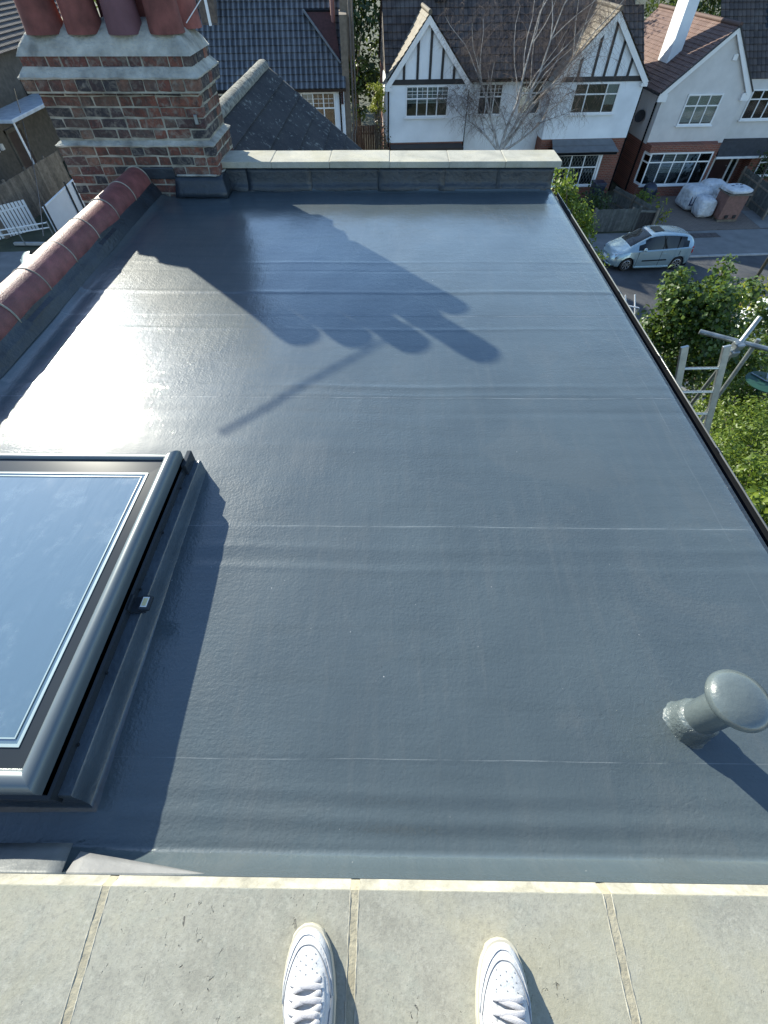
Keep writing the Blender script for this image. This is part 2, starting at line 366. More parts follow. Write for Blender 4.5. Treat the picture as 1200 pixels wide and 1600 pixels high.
mLEAFD = leaf_material('dark_tree_leaves', (.015,.035,.012), (.03,.06,.018), (.06,.10,.025), .3)
mLEAFG = leaf_material('golden_conifer_leaves', (.20,.22,.02), (.34,.34,.03), (.46,.44,.05), .45)

def leaf_cloud(name, clumps, per, size, m_, parent, spread=1.0, up=.6, kind=None, aspect=.62):
    # clumps: list of (centre, radius); leaf-sized folded diamonds scattered on and in each clump
    P = []; O = []
    for c, r_ in clumps:
        n = max(6, int(per*(r_**2)))
        d = rng.normal(size=(n, 3)); d /= np.linalg.norm(d, axis=1, keepdims=True)
        rad = r_*spread*(rng.random((n, 1))**.45); P.append(np.array(c)+d*rad); O.append(d)
    P = np.concatenate(P); O = np.concatenate(O); n = len(P)
    nr = O*.7+rng.normal(size=(n, 3))*.55+np.array([0, 0, up]); nr /= np.linalg.norm(nr, axis=1, keepdims=True)
    a = rng.normal(size=(n, 3)); a -= nr*np.sum(a*nr, axis=1, keepdims=True); a /= np.linalg.norm(a, axis=1, keepdims=True)
    b = np.cross(nr, a); s_ = size*(.6+.8*rng.random((n, 1)))
    V = np.stack([P-a*s_*.5, P+b*s_*aspect*.5+nr*s_*.12, P+a*s_*.5, P-b*s_*aspect*.5+nr*s_*.12], 1).reshape(-1, 3)
    i = np.arange(n)*4; T = np.stack([np.stack([i, i+1, i+2], 1), np.stack([i, i+2, i+3], 1)], 1).reshape(-1, 3)
    if parent is not None: V = V-np.array(parent.location)
    return np_mesh(name, V, T, m_, parent, kind)
def crown(c, rx, ry, rz, n, rmin, rmax, low=-.6):
    out = []
    for _ in range(n):
        d = rng.normal(size=3); d /= np.linalg.norm(d)
        if d[2] < low: d[2] = -d[2]
        k = .55+.5*rng.random()
        out.append(((c[0]+d[0]*rx*k, c[1]+d[1]*ry*k, c[2]+d[2]*rz*k), rmin+(rmax-rmin)*rng.random()))
    return out
def tree(name, base, clumps, per, size, m_, label, group=None, cat='tree', trunk_r=.12, up=.6, aspect=.62, crown_name='crown'):
    t = thing(name, base, label, cat, group)
    cz = np.mean([c[0] for c in clumps], axis=0); mb = MB(); b = Vector(base); top = Vector(cz)
    mid = b.lerp(top, .5)+Vector((random.uniform(-.1,.1), random.uniform(-.1,.1), 0))
    mb.tube([b, mid, top], [trunk_r, trunk_r*.75, trunk_r*.4], 8)
    for k in range(0, len(clumps), max(1, len(clumps)//14)):
        e = Vector(clumps[k][0]); s0 = b.lerp(top, .45+.4*random.random())
        mb.tube([s0, s0.lerp(e, .5)+Vector((0, 0, .1*(e-s0).length)), e], [trunk_r*.35, trunk_r*.2, .008], 5)
    mb.build('trunk', mBARK, t, smooth=True)
    leaf_cloud(crown_name, clumps, per, size, m_, t, up=up, aspect=aspect)
    return t

# ================================================================== SETTING: ground, roads, pavements
def sheet(name, pts, z, m_, street=True, th=None):
    mb = MB()
    if th: mb.prism([(x, y, z) for x, y in pts], (0, 0, -th))
    else: mb.add([(x, y, z) for x, y in pts], [tuple(range(len(pts)))])
    return tag(mb.build(name, m_, street=street), kind='structure')
sheet('ground', [(-900,-900),(900,-900),(900,900),(-900,900)], ZG-.05, mSOIL, False)
sheet('road', [(-60,12.6),(90,12.6),(90,20.4),(-60,20.4)], ZG, mASPH)
sheet('front_road', [(-30.5,-80),(-8.0,-80),(-8.0,12.55),(-60,12.55),(-60,-80)][:4], ZG-.004, mASPH)
PV = ZG+.03
sheet('pavement', [(-60,20.55),(19.3,20.55),(20.9,23.15),(-60,23.15)], PV, mPAVE, th=.2)
sheet('pavement', [(19.35,20.55),(90,20.55),(90,23.15),(20.95,23.15)], PV+.002, mASPH, th=.2)
kb = thing('kerb', SL((15,20.47,ZG)), None, None); tag(kb, kind='structure')
for i in range(34):
    u0 = 4+i*.92
    if 21.0 < u0 < 40: h = .10
    else: h = .045
    MB().box(u0, u0+.905, 20.405, 20.545, ZG-.1, ZG+h).build('kerb_stone', mCONCB, kb, street=True, bevel=.015)
sheet('pavement_near', [(-7.5,10.4),(90,10.4),(90,12.5),(-7.5,12.5)], PV, mPAVE, th=.2)
# driveway of brown block paving (too fine to pick the blocks apart)
def block_mat():
    m_, t, p = nodes('brown_block_paving_bond'); p.inputs['Roughness'].default_value = .9
    tc = N(t, 'ShaderNodeTexCoord').outputs['Object']; b = N(t, 'ShaderNodeTexBrick'); t.links.new(tc, b.inputs[0])
    b.inputs['Scale'].default_value = 1; b.inputs['Brick Width'].default_value = .21; b.inputs['Row Height'].default_value = .11; b.inputs['Mortar Size'].default_value = .006
    b.inputs['Color1'].default_value = (.20,.155,.125,1); b.inputs['Color2'].default_value = (.155,.12,.10,1); b.inputs['Mortar'].default_value = (.07,.06,.05,1)
    n = noise(t, .9, 5, .6, tc); t.links.new(mixc(t, math_(t, 'MULTIPLY', n.outputs[0], .5), b.outputs[0], (.17,.15,.13)), p.inputs['Base Color'])
    bump(t, p, b.outputs['Fac'], -.004); return m_
sheet('driveway', [(14.9,23.2),(20.4,23.2),(21.4,28.6),(14.9,28.6)], PV+.004, block_mat(), th=.1)
sheet('driveway_edge', [(20.0,23.2),(21.7,23.2),(21.2,25.4),(20.2,25.4)], PV+.012, mPAVE, th=.05)
sheet('side_path', [(.5,23.2),(1.9,23.2),(1.9,36),(.5,36)], PV, mPAVE, th=.1)
uc = thing('manhole_cover', SL((16.9,22.6,PV)), 'dark rectangular service cover in the pavement behind the silver car', 'manhole cover')
MB().box(16.25,17.55,22.35,22.85,PV-.02,PV+.006).build('cover', mat('iron_cover',(.06,.05,.045),.7,.3,8), uc, street=True)
for k in range(4): MB().box(16.30+k*.31,16.57+k*.31,22.38,22.82,PV+.006,PV+.012).build('cover_plate', mat('iron_plate',(.075,.06,.055),.7,.3,9), uc, street=True)
# ================================================================== THE HOUSE UNDER THE CAMERA
XR, XL, YN, YF = 1.64, -2.29, -.037, 5.43
house = thing('terraced_house', (-.3, 2.65, ZG), 'terraced house whose smooth grey flat roof fills the picture', 'house')
LAPS = [(411,.0016,.012),(425,-.0010,.010),(457,.0022,.014),(515,.0018,.012),(604,.0025,.013),(617,.0015,.006),(645,-.0014,.02),(700,.0012,.03),(858,.0020,.014),(878,-.0016,.018),(890,.0012,.012),
        (1240,.0014,.012),(1262,-.0012,.012),(1284,.0018,.013),(1305,-.0018,.014),(1325,.0012,.01)]
LAPS = [(G(700,y).y, a, s) for y, a, s in LAPS]
STEPS = [(G(700,622).y, .0012), (G(700,494).y, .0012), (G(700,822).y, -.0014), (G(560,1186).y, .0011), (G(700,460).y, .0014)]
def roof_h(x, y):
    h = 0.0
    wob = .008*math.sin(x*1.7+y*.6)+.004*math.sin(x*4.3+1)
    for yc, a, s in LAPS:
        d = (y+wob-yc)/s
        if abs(d) < 3.5: h += a*math.exp(-d*d*.5)*(.7+.3*math.sin(x*2.3+yc*9))
    for yc, a in STEPS:
        h += a/(1+math.exp(-max(-40, min(40, (y+wob*.6-yc)/.0025))))
    d = (x-1.50+.006*math.sin(y*3))/.012; h += .0018*math.exp(-d*d*.5)
    d = (x+.62+.01*math.sin(y*2))/.012
    if y > 3.3: h += .0016*math.exp(-d*d*.5)
    h += .0022*math.sin(x*2.1+.7)*math.sin(y*1.9)+.0011*math.sin(x*6.1+y*4.7)+.0006*math.sin(x*13-y*9+2)
    # turned-up edges
    t = (.022-y)/.059
    if t > 0: h += .09*min(t, 1)**1.6+.10*max(0, (t-.7)/.3)**2
    t = (y-(YF-.05))/.05
    if t > 0: h += .03*min(t, 1)**2
    t = ((XL+.055)-x)/.075
    if t > 0: h += .03*min(t, 1)**1.6
    t = (x-(XR-.03))/.03
    if t > 0: h -= .006*t
    return h
# kerb of the skylight also turns up, built with the skylight below
ys = list(np.arange(YN, 1.0, .008))+list(np.arange(1.0, YF+.001, .011)); xs = list(np.arange(XL-.02, XR, .035))+[XR]
V = np.array([(x, y, roof_h(x, y)) for y in ys for x in xs]); nx = len(xs)
I = np.arange(len(ys)*nx).reshape(len(ys), nx)
Q = np.stack([I[:-1,:-1], I[:-1,1:], I[1:,1:], I[1:,:-1]], -1).reshape(-1, 4)
fr = np_mesh('flat_roof', V-np.array(house.location), Q, mROOF, house); fr.data.polygons.foreach_set('use_smooth', [True]*len(Q))
# material works in roof metres: move the mesh origin back to the world origin
fr.data.transform(Matrix.Translation(house.location)); fr.location = -house.location

# drip trim, gutter
MB().prism([(XR,YN-.02,-.01),(XR+.022,YN-.02,-.008),(XR+.024,YN-.02,-.075),(XR,YN-.02,-.075)], (0,YF-YN+.08,0)).build('drip_trim', mTAR, house, bevel=.004)
mb = MB(); prof = []
for k in range(11):
    a = math.pi+math.pi*k/10; prof.append((XR+.074+.042*math.cos(a), -.060+.050*math.sin(a)))
prof += [(XR+.121, -.058), (XR+.121, -.066)]
inner = [(x+(.004 if x < XR+.074 else -.004), z+.004) for x, z in prof[:11]][::-1]
full = prof+inner
mb.prism([(x, YN-.3, z) for x, z in full], (0, YF-YN+.45, 0))
mb.build('gutter', mBLACK, house, smooth=True, auto=40)
mb = MB(); mb.tube([(XR+.118,YN-.3,-.055),(XR+.118,YF+.15,-.055)], .0045, 8); mb.build('gutter_lip', mat('highlight_gutter_lip',(.16,.17,.17),.25,.2,9,spec=.6), house, smooth=True)  # lighter grey lip puts the gutter's bright highlight line into the colour
for y in (.9, 1.75, 2.6, 3.45, 4.3, 5.1):
    m2 = MB()
    for k in range(10):
        a0, a1 = math.pi+math.pi*k/10, math.pi+math.pi*(k+1)/10
        for a in (a0,): m2.beam((XR+.074+.047*math.cos(a0), y, -.060+.054*math.sin(a0)), (XR+.074+.047*math.cos(a1), y, -.060+.054*math.sin(a1)), .006, .035, up=(0,1,0))
    m2.box(XR+.111, XR+.127, y-.02, y+.02, -.066, -.052)
    m2.build('gutter_bracket', mBLACK, house)
# walls and the front roof slope under the ridge
mb = MB(); mb.box(-2.2, XR-.06, YN-.1, YF+.3, -3.0, -.08); mb.box(-6.6, XR-.1, YN-.1, YF+.3, ZG, -3.05)
mb.build('wall', mat('london_stock_brick',(.25,.20,.14),.9,.3,6), house)
mTILEO = tile_mat('brown_plain_tile', (.10,.06,.05), (.14,.085,.065), .17, .25)
MB().slope((-6.9, YF+.3, -3.5), (-6.9, YN-.1, -3.5), (-2.49, YN-.1, .09), (-2.49, YF+.3, .09), .25, .015).build('front_slope', mTILEO, house)
# left upstand: dressed flashing beside the ridge
mb = MB(); n = 70
for k in range(n):
    for dx in (0, 1):
        y = -.05+(YF+.0)*(k+dx)/n; wv = .006*math.sin(y*5)+.004*math.sin(y*11+1)
        for (x, z) in ((XL-.004, .028), (XL-.03, .075+wv*.5), (XL-.034, .083+wv), (XL-.060, .105), (XL-.072, .138+wv*.6), (XL-.10, .15)):
            mb.v.append((x+wv*.3, y, z))
    b = k*12
    for j in range(5): mb.f.append([b+j, b+j+1, b+6+j+1, b+6+j]); mb.m.append(0); mb.uv.append(None)
mb.build('upstand_flashing', mTAR, house, smooth=True, auto=35)
# half-round ridge tiles, each one its own piece
def ridge_tile_mesh():
    mb = MB(); n = 18; L = .415
    for r_, flip in ((.122, 0), (.105, 1)):
        vs_ = []
        for yy in (0, L):
            for k in range(n+1):
                a = R(-8)+R(196)*k/n; vs_.append((r_*math.cos(a), yy, r_*1.08*math.sin(a)))
        fs = [(k, k+1, n+2+k, n+1+k) if flip else (k+1, k, n+1+k, n+2+k) for k in range(n)]
        mb.add(vs_, fs)
    m1 = n+1
    for e in (0, n+1):
        for k in range(n): mb.f.append([e+k, e+k+1, 2*m1+e+k+1, 2*m1+e+k]); mb.m.append(0); mb.uv.append(None)
    return mb
rt0 = ridge_tile_mesh().build('ridge_tile', mRIDGE, house, smooth=True, auto=40, local=True)
mort0 = None
for k in range(12):
    o = rt0 if k == 0 else rt0.copy()
    if k: col.objects.link(o); o.parent = house
    y = YF-.18-.425*(k+1)
    o.location = Vector((-2.478, y, .125+random.uniform(-.003,.003)))-house.location
    o.rotation_euler = (R(random.uniform(-.4,.4)), R(random.uniform(-1.2,1.2)), R(random.uniform(-.5,.5)))
    mj = MB(); pts = [(-2.478+.1215*math.cos(R(-6)+R(192)*j/16), y+.4205, .125+.1305*math.sin(R(-6)+R(192)*j/16)) for j in range(17)]
    mj.tube(pts, .0065, 6); mj.build('mortar_joint', mMORTAR, house, smooth=True)
MB().box(-2.60,-2.37,-.05,YF-.2,.03,.118).build('ridge_bedding', mMORTAR, house)

# ------------------------------------------------------------------ near parapet with coping slabs
CT = .25
near = thing('parapet_wall', (0, -.25, 0), 'near parapet topped with wide grey concrete slabs that the white shoes stand on', 'parapet wall')
MB().box(-2.35, 1.75, -.42, -.036, -3, CT-.062).build('wall', mTAR, near)
YE = -.038
jx = [-3.062,-2.462,-1.862,-1.262,-.667,-.072,.526,1.126,1.726]
for a, b in zip(jx[:-1], jx[1:]):
    if b < -2.4: continue
    mb = MB(); x0, x1 = a+.011, b-.011; pts = [(-.47, CT-.06), (YE, CT-.06), (YE+.002, CT-.030), (YE-.004, CT-.0245), (YE-.017, CT-.0005), (YE-.019, CT), (-.47, CT)]
    vv = [(x, y, z) for x in (x0, x1) for y, z in pts]; n = len(pts)
    mb.add(vv, [tuple(range(n)), tuple(range(n, 2*n))[::-1]])
    for i in range(n):
        j = (i+1) % n; mb.add([vv[i], vv[i+n], vv[j+n], vv[j]], [(0,1,2,3)], 1 if i in (2, 3) else 0)
    o = mb.build('coping_slab', [mCONC, mCREAMC], near)
for x in jx[1:-1]:
    if x < -2.4: continue
    MB().prism([(x-.0112,-.465,CT-.055),(x-.0112,YE-.002,CT-.055),(x-.0112,YE+.0005,CT-.030),(x-.0112,YE-.018,CT-.0006),(x-.0112,-.465,CT-.0003)], (.0224,0,0)).build('mortar_joint', mat('joint_mortar',(.325,.295,.215),.95,.2,20,bmp=.003,bscale=80), near)
    for s_ in (-1, 1):
        pts = []; n = 44
        for k in range(n+1):
            y = -.465+(YE-.018+.465)*k/n; pts.append((x+s_*(.0100+.0005*math.sin(y*70+s_+x*9)), y, CT-.0008+.0004*math.sin(y*113+x*7+s_)))
        MB().tube(pts, [.0018+.0006*math.sin(k*1.7+s_) if 0 < k < n else .0012 for k in range(n+1)], 6).build('mortar_ridge', mCREAMC, near, smooth=True)
# loose lead flashing tucked under the near coping
def strip(name, rows, m_, parent, th=.003):
    mb = MB(); n = len(rows[0])
    for r_ in rows: mb.v += [tuple(p) for p in r_]
    for i in range(len(rows)-1):
        for j in range(n-1): mb.f.append([i*n+j, i*n+j+1, (i+1)*n+j+1, (i+1)*n+j]); mb.m.append(0); mb.uv.append(None)
    o = mb.build(name, m_, parent, smooth=True); s_ = o.modifiers.new('solid', 'SOLIDIFY'); s_.thickness = th; return o
def lead_piece(pl, pr, top):   # px of lower-left/right under the coping and the free edge
    rows = []
    for i in range(5):
        t = i/4; row = []
        for j in range(15):
            s_ = j/14; a = Vector(pl).lerp(Vector(pr), s_); b = Vector(top[0]).lerp(Vector(top[1]), s_)
            p = a.lerp(b, t); p.z += .003*math.sin(t*math.pi)*math.sin(s_*9+1)+.003*math.sin(s_*17)*t; row.append(p)
        rows.append(row)
    return rows
strip('lead_flashing', lead_piece(G(-260,1372,.17), G(92,1372,.17), (G(-260,1318,.085), G(113,1317,.085))), mLEAD, near)
strip('lead_flashing', lead_piece(G(96,1374,.165), G(420,1380,.165), (G(126,1330,.10), G(330,1366,.13))), mLEADL, near)

# ------------------------------------------------------------------ far parapet
far = thing('parapet_wall', (0, 5.6, 0), 'far parapet capped with pale cream coping stones beside the brick chimney', 'parapet wall')
TF = R(.55); cf = lambda x, y, z: (x, y+math.tan(TF)*(x-0), z)
mb = MB(); mb.box(-1.80, 1.60, 5.47, 5.76, -3, .196); mb.v = [cf(*p) for p in mb.v]; mb.build('wall', mTAR, far)
fx = [-1.80,-1.18,-.605,-.01,.575,1.13,1.685]
for k in range(6):
    mb = MB(); z1 = CT+random.uniform(-.002,.002); mb.box(fx[k]+.003, fx[k+1]-.003, 5.425, 5.80, .197, z1); mb.v = [cf(*p) for p in mb.v]
    mb.build('coping_stone', mCONC2, far, bevel=.006)
    if k:
        mb = MB(); mb.box(fx[k]-.004, fx[k]+.004, 5.429, 5.797, .199, CT-.003); mb.v = [cf(*p) for p in mb.v]; mb.build('mortar_joint', mMORTAR, far)
# stepped lead/felt apron in lapped lengths
ap = [-1.74,-1.42,-.83,-.10,.52,1.10,1.60]
for k in range(6):
    rows = []
    for i in range(6):
        t = i/5; row = []
        for j in range(12):
            s_ = j/11; x = ap[k]-.03+(ap[k+1]-ap[k]+.06)*s_; y = 5.462-.006*(k % 2)-.022*t*t-.03*max(0, t-.8)*5; z = .192-.182*t
            row.append(cf(x, y+.006*math.sin(s_*7+k)*t, z+.004*math.sin(s_*5+k*2)*t))
        rows.append(row)
    strip('apron_flashing', rows, mTAR, far)

# ------------------------------------------------------------------ vent pipe
vp = G(1072,1140); vent = thing('vent_pipe', (vp.x+.012, vp.y+.02, 0), 'short grey painted vent pipe with mushroom cap on the flat roof', 'vent pipe')
c = vent.location
mVENT = mat('grey_vent_paint', (.085,.106,.110), .3, .08, 10, bmp=.0015, bscale=60, coat=.4)
mb = MB(); mb.lathe(c, [(.052,.0),(.052,.275)], 32); mb.build('pipe', mVENT, vent, smooth=True)
mb = MB(); pr = [(.076,.001),(.071,.008),(.068,.018),(.066,.04),(.063,.062),(.059,.076),(.052,.082)]; n = 32; vs_ = []
for i, (r_, z) in enumerate(pr):
    for k in range(n):
        a = 2*math.pi*k/n; q = 1+(.05*math.sin(a*3+i*.8)+.035*math.sin(a*7+i*1.7)+.02*math.sin(a*13+i))*(.8 if i < 6 else 0)*(1 if i > 0 else 1.6)
        vs_.append((c.x+r_*q*math.cos(a), c.y+r_*q*math.sin(a), z))
mb.add(vs_, [(i*n+k, i*n+(k+1) % n, (i+1)*n+(k+1) % n, (i+1)*n+k) for i in range(len(pr)-1) for k in range(n)])
mb.build('collar', mat('lumpy_painted_collar',(.085,.106,.11),.32,.12,14,bmp=.006,bscale=70,coat=.4), vent, smooth=True)
mb = MB(); mb.lathe(c, [(.045,.255),(.078,.262),(.085,.268),(.088,.277),(.0865,.288),(.080,.298),(.066,.308),(.045,.315),(.02,.319),(.0005,.320)], 40)
mb.build('cap', mVENT, vent, smooth=True, auto=60)

# ------------------------------------------------------------------ skylight
sk = thing('roof_skylight', (-.955, .128, .032), 'grey framed flat roof skylight reflecting the blue sky', 'skylight')
sk.rotation_euler = (R(-1.45), 0, 0); MW[sk.name] = Matrix.Translation(sk.location) @ Matrix.Rotation(R(-1.45), 4, 'X')
Wd, Ln = 1.35, 1.345
# coated kerb
mb = MB()
def ring(pr, x0, x1, y0, y1):   # profile (outset, z) swept round a rectangle
    vs_ = []; n = len(pr)
    for o_, z in pr: vs_ += [(x0-o_, y0-o_, z), (x1+o_, y0-o_, z), (x1+o_, y1+o_, z), (x0-o_, y1+o_, z)]
    fs = [(4*i+k, 4*i+(k+1) % 4, 4*(i+1)+(k+1) % 4, 4*(i+1)+k) for i in range(n-1) for k in range(4)]
    return vs_, fs
mb.add(*ring([(.085,-.040),(.064,-.025),(.054,-.012),(.049,.025),(.047,.078),(.043,.084),(.008,.083),(-.02,.08)], -Wd, 0, .052, Ln))
kerb = mb.build('kerb', mCOAT, sk, smooth=True, auto=50, local=True)
# outer rounded frame: four mitred bars
pr = []
for k in range(9):
    a = R(-10)+R(200)*k/8; pr.append((-.030+.031*math.cos(a), .176+.031*math.sin(a)))
pr = [(-.001,.146)]+pr+[(-.062,.158)]
for side in range(4):
    mb = MB(); vs_, _ = ring(pr, -Wd, 0, 0, Ln); n = len(pr); k = side; k2 = (side+1) % 4
    sel = []
    if side == 2: vs_, _ = ring([(o_ if i_ in (0,) else o_*.55-.001, .10 if i_ == 0 else .158+(z-.158)*.35) for i_, (o_, z) in enumerate(pr)], -Wd, 0, 0, Ln)
    for i in range(n): sel += [vs_[4*i+k], vs_[4*i+k2]]
    mb.add(sel, [(2*i, 2*i+1, 2*i+3, 2*i+2) for i in range(n-1)])
    mb.build('frame_bar', mFRAME, sk, smooth=True, auto=50, local=True)
mb = MB(); mb.add(*ring([(-.004,.02),(-.004,.15),(-.004,.118),(.005,.114),(.005,.05)], -Wd, 0, 0, Ln)); mb.build('frame_skirt', mFRAMED, sk, local=True)
mb = MB(); mb.add(*ring([(-.036,.160),(-.118,.1595)], -Wd, 0, 0, Ln)); mb.build('inner_border', mFRAMED, sk, local=True)
mSPACER = mat('pale_glass_edge', (.34,.43,.45), .25, .1, 5)
for o_, wd in ((-.117,.009), (-.139,.004)):
    mb = MB(); mb.add(*ring([(o_,.1600),(o_,.1625),(o_-wd,.1625),(o_-wd,.1590)], -Wd, 0, 0, Ln)); mb.build('glass_edge', mSPACER, sk, local=True)
def skyglass():
    m_, t, p = nodes('coated_roof_glass'); p.inputs['Base Color'].default_value = (.08,.12,.13,1); p.inputs['Roughness'].default_value = .02
    p.inputs['IOR'].default_value = 3.3; p.inputs['Specular IOR Level'].default_value = .5
    tc = N(t, 'ShaderNodeTexCoord').outputs['Object']; sm = noise(t, 3, 5, .65, tc, 1.5); rr = ramp_v(t, sm.outputs[0], .45, .8)
    k = math_(t, 'MULTIPLY_ADD', rr, .10); k.node.inputs[2].default_value = .02; t.links.new(k, p.inputs['Roughness'])
    dr = noise(t, 9, 4, .7, tc); t.links.new(mixc(t, math_(t, 'MULTIPLY', ramp_v(t, dr.outputs[0], .52, .75), .32), (.08,.125,.135), (.26,.32,.33)), p.inputs['Base Color'])  # pale dust smears in the colour also stand in for streaky sky reflections
    ms = N(t, 'ShaderNodeMapping'); ms.inputs['Scale'].default_value = (2.2, .5, 1); ms.inputs['Rotation'].default_value = (0,0,.7); t.links.new(tc, ms.inputs[0])
    bn = noise(t, 5, 4, .6, ms.outputs[0], 1.0); bump(t, p, bn.outputs[0], .0012)
    return m_
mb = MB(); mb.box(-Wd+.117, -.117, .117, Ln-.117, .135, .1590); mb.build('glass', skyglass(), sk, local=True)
for y in (.14, .36, .68, .95, 1.2):
    mb = MB(); mb.lathe((.0105, y, .092), [(.0055,0),(.0055,.002),(.003,.003),(.0003,.0035)], 10, axis=(1,0,0)); mb.build('screw', mBLACK, sk, local=True)
lp = MW[sk.name].inverted() @ G(205,945,.11); ly = lp.y
mb = MB(); mb.box(-.004,.066,ly-.032,ly+.032,.0875,.097); mb.box(-.001,.012,ly-.032,ly+.032,.05,.118); br = mb.build('bracket', mFRAMED, sk, local=True, bevel=.003)
mb = MB(); mb.box(.040,.082,ly-.030,ly+.030,.0975,.116); lk = mb.build('lock_block', mFRAMED, sk, local=True, bevel=.006)
MB().box(.0500,.0730,ly-.020,ly+.020,.1163,.1175).build('plate_edge', mat('pale_plate_rim',(.75,.74,.68),.4,.05,3), lk, local=True)
MB().box(.0535,.0695,ly-.015,ly+.015,.1176,.1184).build('plate', mat('yellow_plate',(.62,.52,.25),.4,.1,40), lk, local=True)
mb = MB(); mb.box(-.003,.02,Ln-.05,Ln+.055,.045,.14); mb.build('corner_tab', mFRAMED, sk, local=True, bevel=.004)
# ================================================================== CHIMNEY
ch = thing('chimney_stack', (-2.4, 5.6, -3), 'old red and black brick chimney with cement flaunching and clay pots', 'chimney')
CX0, CX1, CY0, CY1 = -3.10, -1.695, 5.30, 5.92
brick_me = {}
def brick_mesh(L, D, H):
    key = (round(L,3), round(D,3), round(H,3))
    if key in brick_me: return brick_me[key]
    out = []
    for v in range(2):
        b = .005; vs_ = []
        for sx in (-1,1):
            for sy in (-1,1):
                for sz in (-1,1):
                    j = lambda: random.uniform(-.0055,.0055)
                    vs_ += [(sx*(L/2-b)+j(), sy*(D/2)+j(), sz*(H/2-b)+j()), (sx*(L/2)+j(), sy*(D/2-b)+j(), sz*(H/2-b)+j()), (sx*(L/2-b)+j(), sy*(D/2-b)+j(), sz*(H/2)+j())]
        import bmesh
        bm = bmesh.new(); [bm.verts.new(p) for p in vs_]; bmesh.ops.convex_hull(bm, input=bm.verts)
        me = bpy.data.meshes.new('brick'); bm.to_mesh(me); bm.free(); me.materials.append(mBRICK); out.append(me)
    brick_me[key] = out; return out
def brick(cx, cy, cz, L, D, H, rz=0):
    o = bpy.data.objects.new('brick', random.choice(brick_mesh(L, D, H))); col.objects.link(o); o.parent = ch
    o.location = Vector((cx, cy, cz))-ch.location; o.rotation_euler = (R(random.uniform(-.8,.8)), R(random.uniform(-.8,.8)), rz+R(random.uniform(-.8,.8)))
def course(z, x0, x1, y0, y1, H=.063, head=0, soldier=False, left=True):
    # bricks on the front and right faces (the ones in view) and the left face
    m_ = .012
    def run(a, b, fn, off):
        p = a; k = off
        while p < b-.02:
            L = (.105 if (soldier or k % 2 == 1) else .215) if head else (.105 if soldier else .215)
            if p == a and off == 1 and not soldier: L = .105
            if b-(p+L) < .06: L = b-p
            fn(p, L); p += L+m_; k += 1
    run(x0, x1, lambda p, L: brick(p+L/2, y0+.05, z, round(L/.005)*.005, .10, H), head % 2)
    run(y0+.105, y1, lambda p, L: brick(x1-.05, p+L/2, z, round(L/.005)*.005, .10, H, R(90)), (head+1) % 2)
    if left: run(y0+.105, y1, lambda p, L: brick(x0+.05, p+L/2, z, round(L/.005)*.005, .10, H, R(90)), (head+1) % 2)
# z levels: lower shaft below the ledge (.40), upper shaft, corbel courses, band
mb = MB(); g = .004
mb.box(CX0-.03+g, CX1+.03-g, CY0-.03+g, CY1+.03-g, -3, .405)
mb.box(CX0+g, CX1-g, CY0+g, CY1-g, .40, .80)
mb.box(CX0-.075+g, CX1+.045-g, CY0-.05+g, CY1+.05-g, .775, .872)
mb.box(CX0-.03+g, CX1+.0-g, CY0-.0+g, CY1-g, .86, 1.01)
mb.build('mortar_core', mMORTAR, ch)
z = .365; k = 0
while z > -.75:
    course(z, CX0-.03, CX1+.03, CY0-.03, CY1+.03, head=1+k % 2); z -= .0755; k += 1
z = .485; k = 0
for k in range(4): course(.487+k*.0755, CX0, CX1, CY0, CY1, head=1+(k+1) % 2)
course(.487+4*.0755-.006, CX0, CX1, CY0, CY1, H=.055, head=2)
course(.826, CX0-.075, CX1+.045, CY0-.05, CY1+.05, H=.075, head=1, soldier=True)
course(.968, CX0-.03, CX1, CY0, CY1, H=.068, head=2)
# mortar weatherings (sloping ledges)
def weathering(name, x0, x1, y0, y1, z0, ins, rise, m_, lip=.02):
    mb = MB(); n = 24; vs_ = []
    def loop(ix, z, jit):
        pts = []
        cs = [(x0+ix, y0+ix), (x1-ix, y0+ix), (x1-ix, y1-ix), (x0+ix, y1-ix)]
        for s_ in range(4):
            a, b = cs[s_], cs[(s_+1) % 4]
            for k in range(n):
                t = k/n; pts.append((a[0]+(b[0]-a[0])*t+random.uniform(-jit,jit), a[1]+(b[1]-a[1])*t+random.uniform(-jit,jit), z+random.uniform(-jit,jit)))
        return pts
    rows = [loop(0, z0, .003), loop(-.004, z0+lip*.6, .003), loop(.008, z0+lip, .002), loop(ins*.5, z0+lip+rise*.45, .003), loop(ins, z0+lip+rise, .003)]
    for r_ in rows: vs_ += r_
    m4 = 4*n
    mb.add(vs_, [(i*m4+k, i*m4+(k+1) % m4, (i+1)*m4+(k+1) % m4, (i+1)*m4+k) for i in range(4) for k in range(m4)])
    mb.add(rows[-1], [tuple(range(m4))])
    return mb.build(name, m_, ch, smooth=True, auto=50)
weathering('cement_ledge', CX0-.04, CX1+.04, CY0-.04, CY1+.04, .402, .05, .022, mFLAUNCH, .018)
weathering('cement_ledge', CX0-.085, CX1+.05, CY0-.058, CY1+.058, .866, .055, .05, mFLAUNCH, .02)
